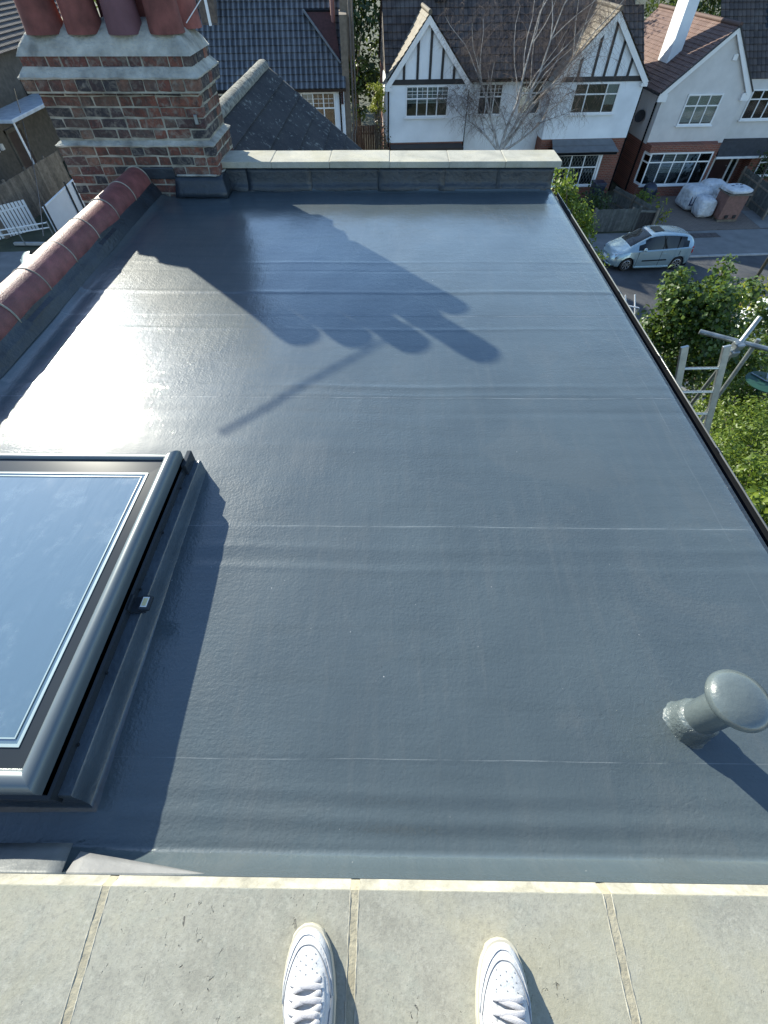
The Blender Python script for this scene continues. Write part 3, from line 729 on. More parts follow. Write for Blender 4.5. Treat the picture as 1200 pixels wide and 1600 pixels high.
# flaunching: domed cement bed the pots stand in
mb = MB(); nx_, ny_ = 44, 22; vs_ = []
for j in range(ny_+1):
    for i in range(nx_+1):
        s_, t = i/nx_, j/ny_; x = CX0-.045+(CX1+.015-CX0+.045)*s_; y = CY0-.012+(CY1+.012-CY0+.012)*t
        e = min(s_*1.45, (1-s_)*1.45, t*.62, (1-t)*.62); h = 1.004+.20*(1-math.exp(-e/.10))
        h += .045*math.exp(-(((x+2.20)/.12)**2+((y-5.40)/.10)**2)); h += random.uniform(-.004,.004)
        if i in (0, nx_) or j in (0, ny_): h = 1.0
        vs_.append((x, y, h))
mb.add(vs_, [(j*(nx_+1)+i, j*(nx_+1)+i+1, (j+1)*(nx_+1)+i+1, (j+1)*(nx_+1)+i) for j in range(ny_) for i in range(nx_)])
mb.build('flaunching', mFLAUNCH, ch, smooth=True, auto=60)
# pots
POTS = [(-2.89,5.46,.70,.150,0),(-2.56,5.47,.72,.142,0),(-2.21,5.44,.74,.138,1),(-1.875,5.46,.82,.136,0),
        (-2.71,5.77,.66,.142,0),(-2.38,5.78,.70,.140,1),(-2.08,5.77,.72,.132,0),(-1.80,5.78,.66,.122,0)]
mPOTD = mat('dark_clay_pot', (.13,.06,.07), .75, .25, 5, bmp=.003, bscale=80)
for x, y, h, r_, dk in POTS:
    mb = MB(); z0 = 1.12
    mb.lathe((x, y, z0), [(r_*1.06,0),(r_*1.0,.10),(r_*.87,h*.7),(r_*.85,h*.88),(r_*.90,h*.89),(r_*.90,h*.95),(r_*.86,h*.96),(r_*.85,h),(r_*.70,h),(r_*.68,h-.3),(.001,h-.3)], 28)
    mb.build('chimney_pot', mPOTD if dk else mPOT, ch, smooth=True, auto=50)
# flashing skirt round the foot of the stack
def skirt(pts_top, pts_bot, m_):
    rows = []
    n = 24
    def samp(P, t):
        L = [0]
        for a, b in zip(P[:-1], P[1:]): L.append(L[-1]+(Vector(b)-Vector(a)).length)
        d = t*L[-1]
        for k in range(len(P)-1):
            if d <= L[k+1]+1e-9: return Vector(P[k]).lerp(Vector(P[k+1]), (d-L[k])/max(1e-6, L[k+1]-L[k]))
        return Vector(P[-1])
    for i in range(5):
        t = i/4; rows.append([samp(pts_top, j/n).lerp(samp(pts_bot, j/n), t)+Vector((0, -.004*math.sin(t*9), .003*math.sin(j*1.3+t*4))) for j in range(n+1)])
    return strip('flashing', rows, m_, ch, .004)
zt, zb = .175, .012
skirt([(-2.10,CY0-.038,zt),(CX1+.035,CY0-.038,zt),(CX1+.038,CY1+.02,zt+.02)], [(-2.14,CY0-.09,zb),(CX1+.075,CY0-.095,zb),(CX1+.075,CY1+.02,zb)], mTAR)
MB().box(-2.40,-2.10,CY0-.046,CY0-.03,.15,.245).build('flashing', mTAR, ch, bevel=.01)
mb = MB(); mb.tube([(-2.08+.375*k/6, CY0-.040, zt+.006+.002*math.sin(k*3)) for k in range(7)]+[(CX1+.040, CY0+.1+.1*k, zt+.008) for k in range(6)], .009, 6); mb.build('mortar_fillet', mFLAUNCH, ch, smooth=True)
# small metal clip and cables
MB().box(CX1-.085, CX1-.055, CY0-.022, CY0-.002, .56, .63).build('cable_clip', mGALV, ch, bevel=.004)
mb = MB(); d1, d2 = ray(291,36), ray(322,-14); mb.tube([CAM+d1*(5.62/d1.y), CAM+d2*(5.70/d2.y)], .004, 6); mb.build('stay_wire', mWHITE, ch)
# television aerial strapped to the stack (above the picture, its shadow lies on the roof)
ae = thing('television_aerial', (-2.36, 5.99, .5), 'television aerial on a mast strapped to the chimney', 'aerial')
mb = MB(); mb.tube([(-2.36,5.985,.60),(-2.36,5.985,1.5),(-2.36,5.90,2.02)], .016, 8); mb.build('mast', mGALV, ae, smooth=True)
P0 = Vector((-2.36,5.88,1.99)); P1 = Vector((-3.43,4.77,1.99)); mb = MB(); mb.tube([P0, P1], .011, 8); mb.build('boom', mGALV, ae, smooth=True)
dv = (P1-P0).normalized(); sd = Vector((0,0,1))
for k in range(9):
    q = P0.lerp(P1, .30+k*.085); L = .018-.0008*k
    mb = MB(); mb.tube([q-sd*L, q+sd*L], .005, 6); mb.build('element', mGALV, ae)
for zz in (.68, .98):
    mb = MB(); mb.box(-2.40,-2.32,5.90,6.0,zz-.012,zz+.012); mb.build('bracket', mGALV, ae)
# ================================================================== NEIGHBOUR (end of our terrace)
nb = thing('terraced_house', (-2.6, 9.4, ZG), 'end terrace house with dark ribbed tile roof and pale lichen ridge behind the far parapet', 'house')
RX, RZ, NY0, NY1 = -2.58, -.03, 5.98, 12.6; TP = math.tan(R(36))
mNTILE = None
def ntile():
    m_, t, p = nodes('dark_interlocking_tile'); p.inputs['Roughness'].default_value = .8; p.inputs['Specular IOR Level'].default_value = .35
    tc = N(t, 'ShaderNodeTexCoord').outputs['Object']; c = ramp(t, noise(t, 1.6, 6, .65, tc).outputs[0], [(.3,(.035,.037,.042)),(.7,(.075,.075,.075))])
    n2 = noise(t, 7, 6, .75, tc, .5); c = mixc(t, math_(t, 'MULTIPLY', ramp_v(t, n2.outputs[0], .57, .66), .8), c, (.30,.31,.28))
    n3 = noise(t, 30, 4, .7, tc); c = mixc(t, math_(t, 'MULTIPLY', ramp_v(t, n3.outputs[0], .55, .75), .35), c, (.14,.14,.13))
    t.links.new(c, p.inputs['Base Color']); bump(t, p, n3.outputs[0], .006); return m_
mNTILE = ntile()
run_ = 3.7; nc = 12; sl_ = run_/math.cos(R(36))/nc
for k in range(nc):      # course k from the ridge down; ribs run down the slope
    pts = []; ny = 130
    for e in (0, 1):
        s_ = (k+e*1.12)*sl_; lift = .012+.038*e
        for j in range(ny+1):
            y = NY0+(NY1-NY0)*j/ny; rib = .017*(1 if j % 2 else -1)
            pts.append((RX+math.cos(R(36))*s_+math.sin(R(36))*(lift+rib), y, RZ-math.sin(R(36))*s_+math.cos(R(36))*(lift+rib)))
    b0 = len(pts)
    for j in range(ny+1):
        x, y, z = pts[ny+1+j]; pts.append((x-math.sin(R(36))*.03, y, z-math.cos(R(36))*.03))
    mb = MB(); mb.add(pts, [(j, ny+1+j, ny+2+j, j+1) for j in range(ny)]+[(ny+1+j, 2*(ny+1)+j, 2*(ny+1)+j+1, ny+2+j) for j in range(ny)])
    mb.build('tile_course', mNTILE, nb)
MB().slope((RX-4.0,NY1,RZ-2.9),(RX-4.0,NY0,RZ-2.9),(RX-.02,NY0,RZ),(RX-.02,NY1,RZ),.3,.03).build('front_slope', mTILEO, nb)
mLICH = mat('lichen_ridge', (.12,.118,.10), .95, .45, 14, c2=(.34,.32,.26), bmp=.012, bscale=60)
for k in range(15):
    y0 = NY0+.44*k; mb = MB(); n = 14; vs_ = []
    for yy in (y0, min(y0+.432, NY1+.02)):
        for j in range(n+1):
            a = math.pi*j/n; vs_.append((RX+.125*math.cos(a), yy, RZ-.02+.12*math.sin(a)+random.uniform(-.004,.004)))
    mb.add(vs_, [(j, j+1, n+2+j, n+1+j) for j in range(n)]+[tuple(range(n+1)), tuple(range(n+1, 2*n+2))[::-1]]); mb.build('ridge_tile', mLICH, nb, smooth=True, auto=40)
mb = MB(); mb.tube([(RX,NY1+.01,RZ+.02),(RX+run_*.5,NY1+.02,RZ-run_*.5*TP+.02),(RX+run_,NY1+.01,RZ-run_*TP+.02)], .03, 6); mb.build('verge_mortar', mat('verge_cement',(.11,.11,.105),.95,.3,8), nb, smooth=True)
mb = MB(); mb.prism([(RX-3.9,NY0,ZG),(RX+run_-.15,NY0,ZG),(RX+run_-.15,NY0,RZ-run_*TP),(RX,NY0,RZ-.12),(RX-3.9,NY0,RZ-2.9)], (0,NY1-NY0-.05,0)); mb.build('wall', mat('stock_brick_b',(.24,.19,.14),.9,.3,6), nb)

# ================================================================== WINDOWS AND HOUSES ACROSS THE STREET
mBLIND = mat('pale_blind', (.62,.63,.63), .8, .06, 3)
def window(parent, u0, u1, z0, z1, wd, cols, split=None, bars=0, blind=None, sill=True, fw=.06, name='window', mull=.05, lead=False, cfrac=None):
    # frame mesh is the part; panes, blind and sill are its pieces. Front faces -w.
    mb = MB(); d0, d1 = wd-.05, wd-.003
    mb.box(u0, u1, d0, d1, z1-fw, z1); mb.box(u0, u1, d0, d1, z0, z0+fw); mb.box(u0, u0+fw, d0+.001, d1, z0+fw, z1-fw); mb.box(u1-fw, u1, d0+.001, d1, z0+fw, z1-fw)
    us = [u0+fw+(u1-u0-2*fw)*k/cols for k in range(cols+1)]
    if cfrac: us = [u0+fw+(u1-u0-2*fw)*c for c in cfrac]
    for k in range(1, len(us)-1): mb.box(us[k]-mull/2, us[k]+mull/2, d0+.002, d1, z0+fw, z1-fw)
    zs = [z0+fw, z1-fw]
    if split: zs = [z0+fw, z0+fw+(z1-z0-2*fw)*(1-split), z1-fw]; mb.box(u0+fw, u1-fw, d0+.003, d1, zs[1]-mull/2, zs[1]+mull/2)
    mb.box(u0+.01, u1-.01, wd-.004, wd+.001, z0+.01, z1-.01, 1)
    f = mb.build(name, [mWHITE, mDARK], parent, street=True)
    for i in range(len(zs)-1):
        for k in range(len(us)-1):
            a, b, c, d = us[k]+mull/2, us[k+1]-mull/2, zs[i]+mull/2, zs[i+1]-mull/2
            m2 = MB(); m2.box(a-.005, b+.005, wd-.033, wd-.028, c-.005, d+.005); m2.build('pane', mPANE, f, street=True)
            if bars and (i == len(zs)-2 or bars > 1):
                m3 = MB(); nb_ = 1
                m3.box((a+b)/2-.008, (a+b)/2+.008, wd-.040, wd-.035, c, d)
                for q in range(1, 3): m3.box(a, b, wd-.0405, wd-.0355, c+(d-c)*q/3-.008, c+(d-c)*q/3+.008)
                m3.build('glazing_bar', mWHITE, f, street=True)
            if lead:
                m3 = MB(); nn = 5
                for q in range(-8, 14):
                    for sg in (-1, 1):
                        x0 = a+(b-a)*q/4; x1 = x0+sg*(d-c)*.55; y0, y1 = c, d
                        # clip to pane
                        def cl(x): return min(max(x, a), b)
                        if x1 == x0: continue
                        t0 = (cl(x0)-x0)/(x1-x0); t1 = (cl(x1)-x0)/(x1-x0)
                        if t1-t0 < .05: continue
                        m3.beam((x0+(x1-x0)*t0, wd-.0355, y0+(y1-y0)*t0), (x0+(x1-x0)*t1, wd-.0355, y0+(y1-y0)*t1), .004, .009)
                m3.build('leading', mGALV, f, street=True)
    if blind:
        zlo = z0+fw+(z1-z0)*(1-blind[1]); m2 = MB(); n = max(4, int((z1-zlo)/.075)); ks = blind[2] if len(blind) > 2 else range(len(us)-1)
        for k in ks:
            for q in range(n):
                zc = zlo+(z1-fw-zlo)*(q+.5)/n
                if blind[0] == 'slats': m2.obox(((us[k]+us[k+1])/2, wd-.014, zc), ((us[k+1]-us[k])/2-.03,0,0), (0,.006,.010), (0,-.001,.019))
                else: m2.box(us[k]+.03, us[k+1]-.03, wd-.015-.004*(q % 2), wd-.008, zc-.05, zc+.05)
        m2.build('blind', mBLIND, f, street=True)
    if sill: MB().box(u0-.06, u1+.06, wd-.11, wd-.001, z0-.06, z0-.002).build('sill', mWHITE, f, street=True, bevel=.008)
    return f
def pipe(parent, pts, r_=.04, m_=None, name='drainpipe'):
    mb = MB(); mb.tube(pts, r_, 8); return mb.build(name, m_ or mBLACK, parent, street=True, smooth=True, auto=50)
mSLATE = tile_mat('dark_roof_tile', (.055,.046,.043), (.105,.085,.075), .21, .30, .6, (.16,.15,.14))
mPANT = tile_mat('grey_pantile', (.045,.050,.060), (.085,.09,.10), .24, .32, 1.0, (.16,.17,.18), hi=(.22,.235,.25))
mTAN = tile_mat('tan_gable_tile', (.16,.135,.10), (.24,.20,.15), .21, .26, .5, (.33,.30,.24))  # tan tile with random paler patches, lighter than the main roof
mREDT = tile_mat('red_brown_tile', (.125,.074,.06), (.175,.105,.085), .17, .18, .25, (.24,.17,.14))
mWALLBR = make_brick('red_wall_brick', [(0,(.24,.075,.045)),(.5,(.30,.10,.06)),(1,(.20,.06,.04))], .003)
def wall_brick_mat():
    m_, t, p = nodes('red_brick_wall'); p.inputs['Roughness'].default_value = .9
    tc = N(t, 'ShaderNodeTexCoord').outputs['Object']; mp = N(t, 'ShaderNodeMapping'); mp.inputs['Rotation'].default_value = (R(90),0,0); t.links.new(tc, mp.inputs[0])
    b = N(t, 'ShaderNodeTexBrick'); t.links.new(mp.outputs[0], b.inputs[0]); b.inputs['Scale'].default_value = 1; b.inputs['Brick Width'].default_value = .225; b.inputs['Row Height'].default_value = .075; b.inputs['Mortar Size'].default_value = .008
    b.inputs['Color1'].default_value = (.25,.075,.045,1); b.inputs['Color2'].default_value = (.17,.055,.035,1); b.inputs['Mortar'].default_value = (.22,.18,.15,1)
    t.links.new(b.outputs[0], p.inputs['Base Color']); return m_
mBRW = wall_brick_mat()
TBASE = -2.80
mSIDE = mat('dull_brown_brick', (.12,.10,.085), .95, .2, 5)
def tudor(name, label, u0, u1, apex, zap, zeave, wf, mid0, mid1, win, timbers, mir, roof0, roof1):
    h = thing(name, SL(((u0+u1)/2, wf+3, ZG)), label, 'house', 'mock tudor houses facing the street', rz=PHI)
    ov = .12
    mb = MB(); mb.box(u0, u1, wf, wf+3.4, -4.96, TBASE); mb.prism([(u0,wf,TBASE-.001),(u1,wf,TBASE-.001),(apex,wf,zap-.16)], (0,3.2,0)); mb.build('rendered_wall', mRENDER, h, street=True)
    mb = MB(); mb.box(u0+.02, u1-.02, wf+.04, wf+3.4, ZG, -4.97); mb.box(mid0, mid1, wf+.85, wf+6.3, ZG, -4.4); mb.box(roof0+.1, roof1-.1, wf+3.45, wf+6.3, ZG, -2.76); mb.build('brick_wall', mBRW, h, street=True)
    mb = MB(); mb.box(mid0+.001, mid1-.001, wf+.8, wf+3.4, -6.6, -2.72); mb.build('rendered_wall', mRENDER, h, street=True)
    # black timbers: band and uprights
    MB().box(u0+.02, u1-.02, wf-.045, wf-.002, TBASE-.02, TBASE+.16).build('timber_band', mTIMBER, h, street=True)
    for tu in timbers:
        s_ = (tu-u0)/(apex-u0) if tu < apex else (u1-tu)/(u1-apex); zt = zeave+(zap-zeave)*s_-.26
        MB().box(tu-.055, tu+.055, wf-.04, wf-.002, TBASE+.161, zt).build('timber_upright', mTIMBER, h, street=True)
    # barge boards
    for e, sg in ((u0-ov, -1), (u1+ov, 1)):
        mb = MB(); mb.prism([(e,wf-.16,zeave-.12),(apex,wf-.16,zap-.05),(apex,wf-.16,zap-.34),(e+(-sg)*.16,wf-.16,zeave-.26)][::sg], (0,.05,0)); mb.build('barge_board', mWHITE, h, street=True)
        mb = MB(); mb.box(min(e, e-sg*.3), max(e, e-sg*.3), wf-.15, wf-.003, zeave-.30, zeave-.17); mb.build('soffit_box', mWHITE, h, street=True)
    # gable roof running back into the main roof
    PT = 43; zr = zap; back = wf+.5+(zap-(-2.72))/math.tan(R(PT))
    for e, sg in ((u0-ov-.05, -1), (u1+ov+.05, 1)):
        A, B, C, D = (e,wf-.2,zeave-.1), (e,wf+.45,zeave-.1), (apex,back+.2,zap), (apex,wf-.2,zap)
        if sg < 0: q = (B, A, D, C)
        else: q = (A, B, C, D)
        MB().slope(*q, .26, .03).build('gable_roof', mTAN, h, street=True)
    pipe(h, [(apex,wf-.22,zap+.02),(apex,back+.1,zap+.02)], .09, mTAN, 'ridge')
    # main roof
    RR = 3.0; rz_ = -2.72+RR*math.tan(R(PT))
    MB().slope((roof0,wf+.45,-2.72),(roof1,wf+.45,-2.72),(roof1,wf+.45+RR,rz_),(roof0,wf+.45+RR,rz_), .33, .035).build('main_roof', mSLATE, h, street=True)
    MB().slope((roof1,wf+.45+2*RR,-2.72),(roof0,wf+.45+2*RR,-2.72),(roof0,wf+.45+RR,rz_),(roof1,wf+.45+RR,rz_), .33, .035).build('rear_roof', mSLATE, h, street=True)
    MB().prism([(roof0+.1,wf+.55,-2.75),(roof0+.1,wf+.35+2*RR,-2.75),(roof0+.1,wf+.45+RR,rz_-.1)], (.08,0,0)).build('gable_end', mSIDE, h, street=True)
    MB().prism([(roof1-.18,wf+.55,-2.75),(roof1-.18,wf+.35+2*RR,-2.75),(roof1-.18,wf+.45+RR,rz_-.1)], (.08,0,0)).build('gable_end', mSIDE, h, street=True)
    g = MB(); g.box(mid0+.05, mid1-.05, wf+.40, wf+.50, -2.84, -2.74); g.build('gutter', mBLACK, h, street=True)
    return h
h1 = tudor('semi_detached_house', 'white mock tudor gabled house behind the bare birch, beside the yellow topiary', 2.05, 5.90, 3.86, -.55, -2.72, 28.5, 5.9, 8.05, None, (2.82,3.44,4.02,4.58,5.14), 1, 2.0, 8.05)
window(h1, 2.93, 4.97, -3.98, -2.84, 28.5, 4, .40, bars=1, blind=('slats', .62))
window(h1, 6.58, 7.78, -4.12, -2.93, 29.3, 3, .40, bars=1)
pipe(h1, [(2.1,28.43,-2.8),(2.1,28.43,-7.3)]); pipe(h1, [(6.05,29.2,-2.8),(6.05,29.2,-5.3),(6.05,28.9,-7.3)])
MB().box(2.2, 5.8, 27.7, 28.49, -5.25, -5.02).build('bay_roof', mSLATE, h1, street=True)
window(h1, 2.6, 5.4, -6.8, -5.35, 28.45, 4, .35)
# rooflight above
vl = SP(697,10,31.3); mb = MB(); mb.obox((4.75,31.55,-.06), (.28,0,0), (0,.33,.33), (0,-.05,.05)); mb.build('rooflight', mFRAMED, h1, street=True)
mb = MB(); mb.obox((4.75,31.35,-.215), (.22,0,0), (0,.08,.08), (0,-.075,.075)); mb.build('rooflight_flap', mWHITE, h1, street=True)
h2 = tudor('semi_detached_house', 'white mock tudor gabled house with tan gable roof right of the bare birch', 9.95, 14.35, 12.15, -.50, -2.70, 28.5, 8.051, 9.95, None, (11.03,11.72,12.27,12.82,13.41), -1, 8.06, 14.45)
window(h2, 11.02, 13.22, -3.98, -2.84, 28.5, 3, .35, cfrac=(0,.27,.73,1), blind=('curtain', .75, (2,)))
window(h2, 8.62, 9.75, -4.12, -2.90, 29.3, 2, .32)
pipe(h2, [(10.02,29.2,-2.8),(10.02,29.2,-5.0),(9.9,28.6,-7.3)]); pipe(h2, [(14.42,28.6,-2.9),(14.42,28.6,-7.3)])
# tiled lead bay roof and bay window with leaded lights
mb = MB(); mb.slope((10.35,27.55,-5.30),(13.75,27.55,-5.30),(13.6,28.49,-4.97),(10.5,28.49,-4.97), .5, .02); mb.build('bay_roof', mat('slate_bay_roof',(.14,.15,.16),.6,.15,4), h2, street=True)
MB().box(10.40,13.70,27.60,28.49,-5.42,-5.305).build('bay_fascia', mBLACK, h2, street=True)
mb = MB(); mb.prism([(10.7,28.48,ZG),(10.75,27.83,ZG),(13.05,27.83,ZG),(13.35,28.48,ZG)][::-1], (0,0,.62)); mb.build('bay_base', mBRW, h2, street=True)
window(h2, 10.75, 12.95, -6.78, -5.43, 27.85, 3, .40, lead=True)
mb = MB(); mb.beam((13.00,27.83,-5.5),(13.35,28.45,-5.5),.05,.12); mb.beam((13.00,27.83,-6.75),(13.35,28.45,-6.75),.05,.10); mb.beam((13.02,27.83,-6.7),(13.02,27.83,-5.5),.07,.07); mb.beam((13.35,28.43,-6.7),(13.35,28.43,-5.5),.06,.06); mb.beam((13.02,27.86,-6.05),(13.34,28.43,-6.05),.04,.05); sw = mb.build('bay_side_window', mWHITE, h2, street=True)
mb = MB(); mb.obox((13.18,28.15,-6.1),(.165,.29,0),(.004,-.002,0),(0,0,.55)); mb.build('pane', mPANE, sw, street=True)
mb = MB(); mb.obox((13.15,28.20,-6.1),(.165,.29,0),(.004,-.002,0),(0,0,.55)); mb.build('backing', mDARK, sw, street=True)
# slender chimney behind h2, left face in the sun
cst = MB(); cst.box(14.0,14.5,31.2,32.2,-2.6,1.6); cst.build('chimney', mat('sunlit_cement_chimney',(.48,.42,.30),.9,.15,3), h2, street=True)
MB().box(13.92,14.58,31.1,32.3,1.6,1.8).build('chimney_cap', mFLAUNCH, h2, street=True)

# ------------------------------------------------------------------ third house: pebbledash, red roof
h3 = thing('detached_house', SL((18,31,ZG)), 'grey white pebbledash house with red brown roof, brick bay and dark front door', 'house', rz=PHI)
u0, u1, wf, ap, za, ze = 15.45, 19.5, 28.3, 17.72, -1.02, -3.05
mb = MB(); mb.box(u0,u1,wf,wf+8,-5.20,ze-.05); mb.prism([(u0,wf,ze-.051),(u1,wf,ze-.051),(ap,wf,za-.12)], (0,7.9,0)); mb.box(u1+.001,25,wf+.75,wf+8,-5.8,-2.9); mb.build('pebbledash_wall', mPEBBLE, h3, street=True)
mb = MB(); mb.box(u0,u1,wf+.02,wf+8,ZG,-5.201); mb.box(21.9,25,wf+.4,wf+8,ZG,-5.801); mb.box(u1+.001,21.9,wf+1.0,wf+8,ZG,-5.801); mb.build('brick_wall', mBRW, h3, street=True)
mb = MB(); mb.prism([(u0-.02,28.28,-5.42),(u0+.02,27.72,-5.42),(18.95,27.72,-5.42),(19.2,28.28,-5.42)][::-1], (0,0,.30)); mb.prism([(u0-.02,28.28,ZG),(u0+.02,27.74,ZG),(18.95,27.74,ZG),(19.2,28.28,ZG)][::-1], (0,0,.56)); mb.build('bay_brickwork', mBRW, h3, street=True)
window(h3, 15.62, 18.92, -6.84, -5.43, 27.78, 5, .27, blind=('slats', .66, (1,2,3,4)))
mb = MB(); mb.beam((15.5,28.25,-5.5),(15.6,27.76,-5.5),.05,.12); mb.beam((15.5,28.25,-6.8),(15.6,27.76,-6.8),.05,.10); mb.beam((15.5,28.25,-6.75),(15.5,28.25,-5.5),.06,.06); mb.beam((15.52,28.2,-5.85),(15.6,27.78,-5.85),.04,.05); sw = mb.build('bay_side_window', mWHITE, h3, street=True)
mb = MB(); mb.obox((15.57,28.02,-6.15),(.05,-.25,0),(.003,.001,0),(0,0,.60)); mb.build('pane', mPANE, sw, street=True)
mb = MB(); mb.obox((15.60,28.03,-6.15),(.05,-.25,0),(.003,.001,0),(0,0,.60)); mb.build('backing', mDARK, sw, street=True)
window(h3, 16.66, 18.42, -4.46, -3.28, 28.3, 3, .36, blind=('curtain', .95))
window(h3, 20.35, 22.0, -4.45, -3.28, 29.05, 3, .30)
for e, sg in ((u0-.28,-1),(u1+.25,1)):
    A, B, C, D = (e,wf-.15,ze-.18), (e,wf+8,ze-.18), (ap,wf+8,za), (ap,wf-.15,za)
    MB().slope(*((B, A, D, C) if sg < 0 else (A, B, C, D)), .19, .018).build('gable_roof', mREDT, h3, street=True)
    mb = MB(); mb.prism([(e,wf-.13,ze-.20),(ap,wf-.13,za-.05),(ap,wf-.13,za-.26),(e-sg*.22,wf-.13,ze-.30)][::sg], (0,.05,0)); mb.build('barge_board', mWHITE, h3, street=True)
    mb = MB(); mb.beam((e,wf-.14,ze-.17),(ap,wf-.14,za+.0),.06,.05); mb.build('verge', mTIMBER, h3, street=True)
    mb = MB(); mb.prism([(e,wf-.11,ze-.22),(e,wf-.11,ze-.5),(e-sg*.42,wf-.11,ze-.5),(e-sg*.42,wf-.11,ze-.22)][::sg], (0,.10,0)); mb.build('soffit_box', mWHITE, h3, street=True)
pipe(h3, [(ap,wf-.15,za+.02),(ap,wf+8,za+.02)], .09, mREDT, 'ridge')
rz_ = -2.85+4.2*.95
MB().slope((u1-1.2,wf+.7,-2.9),(25.5,wf+.7,-2.9),(25.5,wf+4.9,rz_),(u1-1.2,wf+4.9,rz_), .3, .03).build('main_roof', mSLATE, h3, street=True)
mb = MB(); mb.obox((20.9,31.0,-1.05),(.35,0,0),(0,.4,.38),(0,-.05,.052)); vl = mb.build('rooflight', mFRAMED, h3, street=True)
mb = MB(); mb.obox((20.9,30.94,-.99),(.26,0,0),(0,.30,.285),(0,-.004,.005)); mb.build('pane', mPANE, vl, street=True)
# rendered chimney on the red slope
mb = MB(); mb.box(16.02,16.55,30.2,31.2,-3.0,.05); mb.build('chimney', mRENDER, h3, street=True)
mb = MB(); mb.box(15.98,16.59,30.15,31.25,.051,.9); mb.build('chimney_head', mat('orange_brick',(.34,.14,.07),.9,.2,8), h3, street=True)
MB().box(15.9,16.62,30.1,30.19,-2.86,-2.70).build('lead_apron', mLEADL, h3, street=True)
# satellite dish, alarm box, pipe, gutter
mb = MB(); mb.lathe((15.30,29.6,-4.35), [(.001,.0),(.12,.015),(.22,.05),(.26,.075),(.25,.07),(.12,.012),(.001,-.005)], 20, axis=(-.75,-.55,.35)); d = mb.build('satellite_dish', mTIMBER, h3, street=True, smooth=True)
mb = MB(); mb.tube([(15.45,29.7,-4.5),(15.31,29.62,-4.37)], .02, 6); mb.build('dish_arm', mGALV, d, street=True)
MB().box(18.08,18.30,28.24,28.298,-2.15,-1.93).build('alarm_box', mWHITE, h3, street=True, bevel=.02)
pipe(h3, [(15.4,28.7,-3.3),(15.40,28.7,-7.3)], .045)
mb = MB(); mb.box(15.1,15.2,28.2,36,-3.32,-3.22); mb.build('gutter', mBLACK, h3, street=True)
# entrance: dark canopy, white framed door
mb = MB(); mb.prism([(19.55,28.25,-5.80),(19.55,29.3,-5.80),(19.55,29.3,-5.22),(19.55,28.5,-5.22)][::-1], (3.2,0,0)); mb.build('porch_canopy', mat('dark_porch_tile',(.025,.027,.032),.7,.3,6), h3, street=True)
MB().box(19.5,22.8,28.2,28.26,-5.88,-5.79).build('canopy_fascia', mWHITE, h3, street=True)
dr = MB(); 
for a, b in ((19.75,19.83),(20.10,20.20),(21.10,21.20),(21.47,21.55)): dr.box(a,b,29.20,29.28,ZG+.1,-5.82)
dr.box(19.75,21.55,29.19,29.29,-5.9,-5.80); dr.box(19.7,21.6,29.1,29.29,ZG+.02,ZG+.12); df = dr.build('door_frame', mWHITE, h3, street=True)
MB().box(20.2,21.1,29.225,29.27,ZG+.12,-5.9).build('door', mat('maroon_door',(.035,.012,.014),.35,.2,3), df, street=True)
for a, b in ((19.83,20.10),(21.20,21.47)): MB().box(a,b,29.235,29.25,ZG+.12,-5.9).build('pane', mPANE, df, street=True)
mb = MB(); mb.lathe((20.98,29.215,-6.45), [(.03,0),(.03,.02),(.001,.03)], 10, axis=(0,-1,0)); mb.build('door_handle', mGALV, df, street=True)
mb = MB(); mb.beam((21.95,29.3,-6.3),(21.95,28.5,-5.9),.08,.08); mb.beam((21.95,29.28,-6.45),(21.95,29.28,-5.9),.08,.08); mb.build('canopy_bracket', mWHITE, h3, street=True)
window(h3, 22.4, 24.2, -6.8, -5.9, 28.68, 3, .3)

# ------------------------------------------------------------------ left house across the street: grey pantiles
h0 = thing('semi_detached_house', SL((-3,32,ZG)), 'white house with broad grey pantile roof left of the passage and topiary', 'house', rz=PHI)
mb = MB(); mb.box(-9.5,.02,28.55,34.4,ZG,-2.86); mb.build('rendered_wall', mRENDER, h0, street=True)
z1 = -2.86+3.2*math.tan(R(40))
MB().slope((-9.7,28.2,-2.86),(.12,28.2,-2.86),(.12,31.4,z1),(-9.7,31.4,z1), .32, .04).build('pantile_roof', mPANT, h0, street=True)
MB().slope((.12,34.6,-2.86),(-9.7,34.6,-2.86),(-9.7,31.4,z1),(.12,31.4,z1), .32, .04).build('rear_roof', mPANT, h0, street=True)
MB().box(-9.7,.12,28.12,28.22,-2.96,-2.86).build('gutter', mBLACK, h0, street=True)
window(h0, -2.0, -.42, -4.35, -3.02, 28.55, 3, .42, bars=1, blind=('curtain', .5, (0,)))
window(h0, -7.2, -5.4, -4.35, -3.02, 28.55, 3, .42)
pipe(h0, [(-.18,28.48,-2.95),(-.18,28.48,-7.3)], .04)
# dark tile-hung triangular cheek against the end chimney
mRC = mat('dark_red_tile_hanging', (.055,.022,.022), .85, .3, 10)
A3, B3, C3 = (-1.62,30.6,-.62), (-.28,30.55,-.62), (-.05,29.0,-2.15)
mb = MB(); mb.prism([A3, C3, B3], (0,.9,-.25)); ck = mb.build('hung_tile_cheek', mRC, h0, street=True)
mb = MB(); mb.tube([Vector(A3)+Vector((0,-.02,.02)), Vector(C3)+Vector((0,-.04,.02))], .05, 6); mb.build('lead_edge', mLEAD, ck, street=True)
mb = MB(); mb.tube([A3, B3], .06, 6); mb.build('eaves_edge', mBLACK, ck, street=True)
mb = MB(); mb.tube([(-.30,30.3,1.5),(-.30,30.3,-1.4),(-.05,29.6,-1.9)], .10, 10); mb.build('clay_flue_pipe', mat('clay_flue',(.20,.09,.075),.8,.2,5), h0, street=True, smooth=True)
